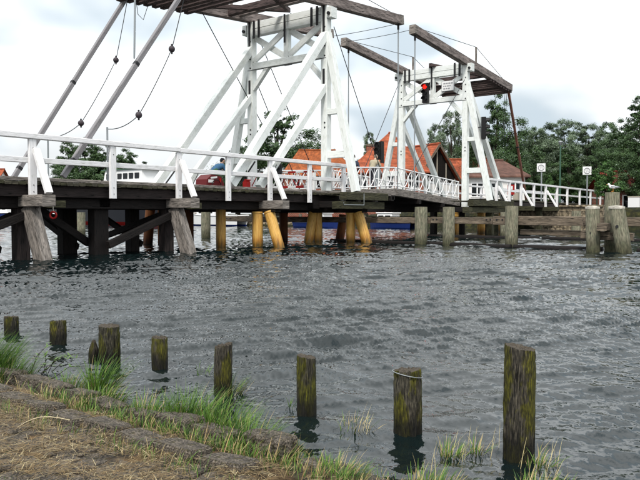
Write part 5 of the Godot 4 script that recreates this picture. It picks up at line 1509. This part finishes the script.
# ---------------------------------------------------------------- houses
func house(at: Vector3, turn: float, L: float, Wd: float, eave: float, ridge: float, hip: float, roofm: Material, wallm: Material, label: String, gable: Material = null, chimneys := [], windows := 3):
	var o := thing("house", at, label, "house")
	var B := Basis(Vector3.UP, turn)
	var X := func(x: float, y: float, z: float) -> Vector3: return at + B * Vector3(x, y, z)
	var hl := L * 0.5; var hw := Wd * 0.5; var mid: Vector3 = X.call(0, eave * 0.5, 0)
	var q := g()
	var c := [[-hl, -hw], [hl, -hw], [hl, hw], [-hl, hw]]
	for k in 4:
		var a: Array = c[k]; var b: Array = c[(k + 1) % 4]
		q.quad(X.call(a[0], -1.0, a[1]), X.call(b[0], -1.0, b[1]), X.call(b[0], eave, b[1]), X.call(a[0], eave, a[1]), mid)
	put(q, "wall", wallm, o)
	if hip <= 0.0:
		for s in [-1.0, 1.0]:
			var gq := g()
			gq.tri(X.call(s * (hl - 0.02), eave, -hw), X.call(s * (hl - 0.02), eave, hw), X.call(s * (hl - 0.02), ridge, 0), mid)
			put(gq, "gable", gable if gable else wallm, o)
			if gable:
				for k in 9:
					var z := -hw * 0.8 + k * hw * 0.2
					var top := lerpf(ridge, eave, absf(z) / hw) - 0.25
					bm(o, "gable_board", M.dark_board if k % 2 else M.wall_grey, X.call(s * (hl + 0.02), eave, z), X.call(s * (hl + 0.02), maxf(top, eave + 0.1), z), 0.14, 0.06, B * Vector3(1, 0, 0))
				for e in [-1.0, 1.0]:
					bm(o, "verge_board", M.rail_wood, X.call(s * (hl + 0.45), eave - 0.35, e * (hw + 0.4)), X.call(s * (hl + 0.45), ridge + 0.02, 0), 0.06, 0.26)
	var ov := 0.45
	var drop := ov * (ridge - eave) / hw
	var rl := hl - hip if hip > 0.0 else hl + ov
	var th := 0.14
	for s in [-1.0, 1.0]:
		var rq := g()
		var hx := hl + ov
		var e0: Vector3 = X.call(-hx, eave - drop, s * (hw + ov)); var e1: Vector3 = X.call(hx, eave - drop, s * (hw + ov)); var r1: Vector3 = X.call(rl, ridge, 0); var r0: Vector3 = X.call(-rl, ridge, 0)
		var upv := Vector3(0, th, 0)
		rq.quad(e0 + upv, e1 + upv, r1 + upv, r0 + upv, mid)
		rq.quad(e0, e1, e1 + upv, e0 + upv, mid)
		rq.quad(e0, e1, r1, r0, (e0 + r1) * 0.5 + Vector3(0, 1, 0))
		put(rq, "roof_slope", roofm, o)
		if hip > 0.0:
			var hq := g()
			var f0: Vector3 = X.call(s * hx, eave - drop, -(hw + ov)); var f1: Vector3 = X.call(s * hx, eave - drop, hw + ov); var pk: Vector3 = X.call(s * rl, ridge, 0)
			var nn := (f1 - f0).normalized()
			hq.quad(f0 + upv, f1 + upv, pk + upv, pk + upv - nn * 0.001, mid)
			hq.quad(f0, f1, f1 + upv, f0 + upv, mid)
			put(hq, "roof_hip", roofm, o)
	tb(o, "ridge_tiles", roofm, [X.call(-rl, ridge + th, 0), X.call(rl, ridge + th, 0)], [0.13], 8)
	for ch in chimneys:
		var cy: float = ridge + ch[1]
		bm(o, "chimney", M.brick_wall, X.call(ch[0], ridge - 3.4, ch[2]), X.call(ch[0], cy, ch[2]), 0.8, 0.7, B * Vector3(0, 0, 1))
		bm(o, "chimney_cap", M.rail_wood, X.call(ch[0], cy, ch[2]), X.call(ch[0], cy + 0.18, ch[2]), 0.95, 0.85, B * Vector3(0, 0, 1))
	for s in [-1.0, 1.0]:
		for k in windows:
			var x := -hl + (k + 0.5) * L / windows
			var y := eave - 1.3
			bm(o, "window_frame", M.white_metal, X.call(x - 0.55, y, s * (hw + 0.01)), X.call(x + 0.55, y, s * (hw + 0.01)), 0.08, 1.3)
			for m in [-1.0, 1.0]:
				bm(o, "pane", M.pane, X.call(x + m * 0.26 - 0.2, y, s * (hw + 0.045)), X.call(x + m * 0.26 + 0.2, y, s * (hw + 0.045)), 0.03, 1.1)
	return o

func houses():
	var FV := -(PI * 0.5 - 0.6502)   # square to the line of sight
	house(V(65.5, 40.5, 1.0), FV + 0.1, 9.5, 8, 5.6, 8.9, 2.2, M.rust_tile, M.brick_wall, "house with rusty brown roof behind the left portal's near post", null, [], 3)
	house(V(52.2, 20.65, 1.7), FV - 0.15, 7.6, 8.0, 4.0, 7.9, 3.6, M.orange_tile, M.brick_wall, "tall orange hipped roof between the two portals", null, [[-2.0, -1.3, 0.8]], 3)
	house(V(57.6, 20.9, 1.6), FV - 1.0, 7.6, 6.4, 2.9, 7.0, 0.0, M.orange_tile, M.plaster, "orange roofed house with a dark timber gable behind the right portal", M.dark_board, [], 3)
	house(V(66.5, 16.2, 1.6), FV, 8.5, 6, 3.4, 5.9, 0.0, M.orange_tile, M.brick_wall, "low orange roof right of the dark timber gable", null, [], 2)
	house(V(48.8, 7.6, 1.7), FV - 0.2, 4.8, 4.4, 2.95, 4.2, 1.7, M.brown_tile, M.plaster, "small white house with brown hipped roof behind the right railing", null, [[-1.1, 0.35, 0.0]], 3)
	house(V(58.8, -2.6, 1.7), FV, 7.5, 5, 1.9, 3.3, 0.0, M.red_tile, M.brick_wall, "low red brick house with red roof at the right edge", null, [], 3)
	house(V(48.5, 101.0, 0.8), FV, 9, 7, 5.2, 8.0, 0.0, M.orange_tile, M.plaster, "white house with orange roof at the left edge under the railing", null, [], 4)
	house(V(52, 60, 0.8), FV, 12, 6, 2.4, 4.2, 0.0, M.brown_tile, M.wall_grey, "long grey shed behind the boats at the far quay", null, [], 4)
	# things in front of the red house
	var fr := thing("yellow_frame", V(54.6, -4.6, 1.7), "ochre wooden frame standing before the red brick house", "frame")
	for x in [0.0, 0.9]:
		bm(fr, "post", M.ochre_paint, V(54.6, -4.4 - x, 1.6), V(54.6, -4.4 - x, 3.3), 0.14, 0.14, Vector3(0, 0, 1))
	bm(fr, "crossbar", M.ochre_paint, V(54.6, -4.3, 3.0), V(54.6, -5.4, 3.0), 0.12, 0.14)
	bm(fr, "crossbar", M.ochre_paint, V(54.6, -4.3, 2.3), V(54.6, -5.4, 2.3), 0.12, 0.12)
	for b in [[52.5, -3.3, 0.9, "white crate standing left of the ochre frame"], [53.0, -4.5, 0.7, "white crate in front of the ochre frame"]]:
		var bx := thing("crate", V(b[0], b[1], 1.7), b[3], "crate")
		var q := g(); q.box(V(b[0], b[1], 1.75 + b[2] * 0.5), Vector3(b[2], b[2], b[2]), 0.03); put(q, "body", M.hull_white, bx)
		bm(bx, "lid", M.wall_grey, V(b[0] - b[2] * 0.53, b[1], 1.8 + b[2]), V(b[0] + b[2] * 0.53, b[1], 1.8 + b[2]), b[2] * 1.06, 0.08)
	var hp := thing("bank_hut", V(47.0, 5.2, 1.8), "small grey cabinet with white lamp beside the white house", "cabinet")
	bm(hp, "body", M.wall_grey, V(45.5, 4.3, 1.7), V(45.5, 4.3, 3.0), 0.5, 0.4, Vector3(0, 0, 1))
	bm(hp, "door", M.hull_white, V(45.29, 4.3, 1.8), V(45.29, 4.3, 2.9), 0.36, 0.02, Vector3(1, 0, 0))

# ---------------------------------------------------------------- trees
func crown(q: Geo, blobs: Array, n: int, leafs: float, dark: Color, light: Color, pale: float, droop: float):
	var tot := 0.0
	for b in blobs: tot += pow(b[1].x, 2.0)
	for b in blobs:
		var c: Vector3 = b[0]; var r: Vector3 = b[1]
		var clusters := int(34.0 * pow(r.x, 2.0) / tot * blobs.size() * 0.5) + 10
		var per := int(n * pow(r.x, 2.0) / tot / clusters)
		for k in clusters:
			var d := Vector3(R(-1, 1), R(-1, 1), R(-1, 1)).normalized()
			var cc := c + d * r * (0.55 + 0.5 * pow(rng.randf(), 0.6)) * R(0.8, 1.08)
			var cr := r.x * R(0.22, 0.42)
			var tone := rng.randf()
			for m in per:
				var e := Vector3(R(-1, 1), R(-1, 1), R(-1, 1))
				if e.length() > 1.0: e = e.normalized() * rng.randf()
				var p := cc + e * cr * Vector3(1.0, 0.8, 1.0) - Vector3(0, droop * rng.randf() * cr, 0)
				var nn := (e * 0.7 + d * 0.6 + Vector3(R(-0.8, 0.8), R(-0.3, 1.0), R(-0.8, 0.8))).normalized()
				var u := nn.cross(Vector3(R(-1, 1), R(-1, 1), R(-1, 1))).normalized(); var w := nn.cross(u)
				var s := leafs * R(0.6, 1.25)
				var col := dark.lerp(light, clampf(tone * 0.6 + rng.randf() * 0.5, 0.0, 1.0))
				if rng.randf() < pale: col = col.lerp(Color(0.32, 0.38, 0.31), 0.7)
				q.col = col
				var i := q.vert(p - u * s, nn, Vector2.ZERO)
				q.vert(p - w * s * 0.5 + nn * s * 0.12, nn, Vector2.ZERO); q.vert(p + u * s, nn, Vector2.ZERO); q.vert(p + w * s * 0.5 + nn * s * 0.12, nn, Vector2.ZERO)
				q.face(i, i + 1, i + 2); q.face(i, i + 2, i + 3)

func tree(called: String, h: float, spread: float, base: float, n: int, leafs: float, dark: Color, light: Color, pale: float, m: Material, tall: bool) -> Node3D:
	var o := Node3D.new(); o.name = numbered(called); add_child(o)
	var q := g()
	q.tube([Vector3(0, -0.6, 0), Vector3(R(-0.1, 0.1), h * 0.25, R(-0.1, 0.1)), Vector3(R(-0.3, 0.3), h * 0.55, R(-0.3, 0.3)), Vector3(R(-0.4, 0.4), h * 0.88, R(-0.4, 0.4))], [h * 0.032, h * 0.024, h * 0.015, h * 0.004], 10)
	var blobs := []
	var nb := 18 if tall else 11
	for k in nb:
		var f := (k + 0.5) / nb
		var a := k * 2.4 + R(-0.5, 0.5)
		var y := lerpf(base, h * 0.93, f)
		var wide := spread * (sin(PI * clampf(0.22 + 0.73 * f, 0.0, 1.0)) if not tall else (1.0 - 0.45 * pow(f, 2.5)) * (0.75 + 0.25 * smoothstep(0.0, 0.3, f)))
		var rr := wide * R(0.36, 0.52)
		var c := Vector3(cos(a) * wide * R(0.35, 0.62), y, sin(a) * wide * R(0.35, 0.62))
		blobs.append([c, Vector3(rr, rr * R(0.8, 1.15), rr)])
		q.tube([Vector3(0, y * 0.62, 0), Vector3(c.x * 0.45, y * 0.8, c.z * 0.45), c], [h * 0.011, h * 0.007, h * 0.002], 6)
	blobs.append([Vector3(R(-0.3, 0.3), h * 0.93, R(-0.3, 0.3)), Vector3.ONE * spread * 0.28])
	put(q, "trunk", M.bark, o)
	var cq := Geo.new()
	crown(cq, blobs, n, leafs, dark, light, pale, 0.3)
	put(cq, "crown", m, o)
	return o

func trees():
	var dk := Color(0.024, 0.05, 0.018); var md := Color(0.065, 0.12, 0.04)
	var sl := Color(0.145, 0.20, 0.115); var sd := Color(0.045, 0.075, 0.042)
	var protos := [
		tree("silver_willow", 10.0, 4.6, 1.6, 62000, 0.078, sd, sl, 0.14, M.leaf_silver, false),
		tree("silver_willow", 10.0, 4.2, 1.0, 62000, 0.078, sd, sl, 0.10, M.leaf_silver, false),
		tree("broad_tree", 10.0, 4.4, 2.0, 56000, 0.082, dk, md, 0.03, M.leaf_dark, false),
		tree("broad_tree", 10.0, 4.0, 1.4, 56000, 0.082, dk, Color(0.05, 0.10, 0.025), 0.02, M.leaf_dark, false),
		tree("poplar_tree", 10.0, 2.6, 0.9, 52000, 0.075, dk, md, 0.03, M.leaf_dark, true),
		tree("young_tree", 10.0, 3.6, 2.6, 9000, 0.2, Color(0.03, 0.075, 0.018), Color(0.07, 0.15, 0.035), 0.0, M.leaf_bright, false)]
	# prototype, along, across, ground, height, width scale, label
	var L := [
		[2, 88.6, 67.5, 1.2, 19.0, 1.55, "big dark tree behind the left portal, standing alone"],
		[3, 84.0, 73.5, 1.2, 12.5, 1.3, "smaller dark tree at the left foot of the big one behind the portal"],
		[3, 70.6, 107.7, 0.9, 14.8, 0.95, "leftmost tree of the distant row under the left railing"],
		[2, 72.2, 103.9, 0.9, 14.8, 1.35, "middle tree of the distant row under the left railing"],
		[3, 73.8, 100.2, 0.9, 13.4, 1.4, "distant tree right of the middle one under the left railing"],
		[2, 78.8, 99.6, 0.9, 12.8, 1.6, "rightmost and lowest tree of the distant row at the left"],
		[2, 60.2, 12.4, 1.7, 11.6, 0.95, "dark green tree right beside the right portal's leg"],
		[3, 62.5, 14.2, 1.7, 9.4, 0.9, "dark green tree seen between the right portal's post and leg"],
		[0, 68.7, 11.1, 1.6, 9.2, 1.1, "silvery tree just right of the brown hauling pole"],
		[1, 71.7, 10.4, 1.6, 10.2, 1.1, "tall silvery tree behind the square ring sign"],
		[0, 70.9, 8.2, 1.6, 10.3, 1.15, "silvery tree behind the lamp post, crown highest of the belt"],
		[1, 70.3, 5.7, 1.6, 9.5, 1.15, "silvery tree above the right end of the white railing"],
		[0, 75.0, 4.4, 1.6, 9.0, 1.1, "silvery tree behind the dolphin and gull"],
		[2, 70.4, 2.2, 1.6, 9.4, 1.05, "dark tree in the gap between the silvery belt and the poplar"],
		[3, 66.0, 6.4, 1.6, 6.6, 1.2, "lower dark tree in front of the silvery belt, mid railing"],
		[2, 64.5, 3.0, 1.6, 6.0, 1.2, "lower dark tree in front of the silvery belt, by the railing end"],
		[2, 63.5, 9.6, 1.6, 5.6, 1.1, "low dark tree behind the white house"],
		[3, 66.0, 0.2, 1.6, 7.6, 1.2, "dark tree low behind the young green tree"],
		[0, 70.2, 22.4, 1.5, 12.6, 0.75, "silvery tree over the dark gable roof"],
		[1, 72.5, 25.9, 1.5, 11.4, 0.75, "silvery tree left of the one over the dark gable"],
		[3, 68.0, 18.5, 1.5, 10.0, 0.8, "dark tree between the silvery ones and the right portal"],
		[1, 73.9, 37.3, 1.2, 11.6, 0.6, "tree top showing above the orange roof by the signal"],
		[0, 76.0, 34.5, 1.2, 11.0, 0.55, "second tree top above the orange roof, nearer the portal post"],
		[4, 54.9, -3.45, 1.7, 9.9, 1.0, "tall dark poplar at the right edge of the picture"],
		[4, 59.0, -4.2, 1.7, 11.6, 1.15, "second dark poplar cut by the right picture edge"],
		[5, 46.4, -2.5, 1.8, 3.6, 1.0, "small bright green young tree behind the dolphin"],
		[5, 47.7, 2.3, 1.8, 2.7, 0.55, "narrow bright green shrub behind the white railing"],
		[2, 92.0, 20.0, 1.4, 12.0, 1.1, "far dark tree filling in behind the silvery belt, left"],
		[3, 90.0, 9.0, 1.4, 12.0, 1.1, "far dark tree filling in behind the silvery belt, middle"],
		[2, 86.0, -1.0, 1.4, 11.0, 1.1, "far dark tree filling in behind the silvery belt, right"],
		[3, 72.0, -8.0, 1.6, 11.0, 1.1, "dark tree beyond the right picture edge"],
	]
	var used := {}
	for i in L.size():
		var p: Array = L[i]
		var s: float = p[4] / 10.0
		var size := Vector3(s * p[5], s, s * p[5])
		var kind: int = p[0]
		var o: Node3D = protos[kind]
		if used.has(kind): copy(o, V(p[1], p[2], p[3]), R(0, TAU), size, p[6])
		else:
			used[kind] = true
			o.position = V(p[1], p[2], p[3]); o.rotation.y = R(0, TAU); o.scale = size; o.set_meta("label", p[6]); o.set_meta("category", "tree"); o.set_meta("group", "trees on the far bank")

# ---------------------------------------------------------------- sky, camera, sun
func sky_panorama() -> PanoramaSkyMaterial:
	var W := 1024; var H := 512
	var im := Image.create(W, H, false, Image.FORMAT_RGBF)
	var nz := noise(19, 0.9, 5); var big := noise(8, 0.42, 4)
	for y in H:
		var el := (0.5 - (y + 0.5) / H) * PI
		for x in W:
			var c := Color(0.22, 0.23, 0.21)
			if el > -0.05:
				var az := ((x + 0.5) / W - 0.5) * TAU
				var d := Vector3(sin(az) * cos(el), sin(el), -cos(az) * cos(el))
				var p := d / (maxf(d.y, 0.0) + 0.32) * 1.25
				var a := big.get_noise_2d(p.x + 55.9, p.z + 20.8) + 0.45 * nz.get_noise_2d(p.x * 1.6, p.z * 1.6)
				var thick := smoothstep(0.02, 0.42, a)
				var soft := nz.get_noise_2d(p.x * 0.9 + 9.0, p.z * 0.9)
				var up := clampf(d.y, 0.0, 1.0)
				var lum := lerpf(0.80, 1.5, up) * (1.0 + 0.34 * soft)
				c = Color(lum * 0.96, lum, lum * 1.02).lerp(Color(0.42, 0.51, 0.58) * (0.95 + 0.5 * up), thick * 0.85)
			im.set_pixel(x, y, c)
	var s := PanoramaSkyMaterial.new()
	s.panorama = ImageTexture.create_from_image(im)
	return s

func _ready():
	rng.seed = 20240611
	var cam := Camera3D.new(); cam.name = "camera"
	cam.position = Vector3(-10.08, 1.25, 17.46)
	cam.fov = 38.36; cam.near = 0.1; cam.far = 2000.0
	add_child(cam)
	var th := 0.65023; var pit := -0.03766
	cam.look_at_from_position(cam.position, cam.position + Vector3(cos(th) * cos(pit), sin(pit), -sin(th) * cos(pit)))
	cam.current = true
	var we := WorldEnvironment.new(); we.name = "environment"
	var env := Environment.new()
	env.background_mode = Environment.BG_SKY
	var sky := Sky.new(); sky.sky_material = sky_panorama(); env.sky = sky
	env.background_energy_multiplier = 1.0
	env.tonemap_mode = Environment.TONE_MAPPER_LINEAR
	env.tonemap_exposure = 1.3
	env.sdfgi_enabled = true; env.ssao_enabled = true; env.ssil_enabled = true
	we.environment = env
	add_child(we)
	var sun := DirectionalLight3D.new(); sun.name = "sun"
	sun.light_energy = 0.85; sun.light_angular_distance = 14.0; sun.light_color = Color(1.0, 0.975, 0.94); sun.shadow_enabled = true
	add_child(sun)
	sun.look_at_from_position(Vector3.ZERO, -Vector3(-0.75, 1.0, 0.35))     # overcast, brightest high behind the left shoulder
	materials()
	river()
	land()
	bridge()
	fenders()
	mooring_piles()
	bank_stones()
	plants()
	quay()
	boats()
	houses()
	trees()
	signs()
	people()
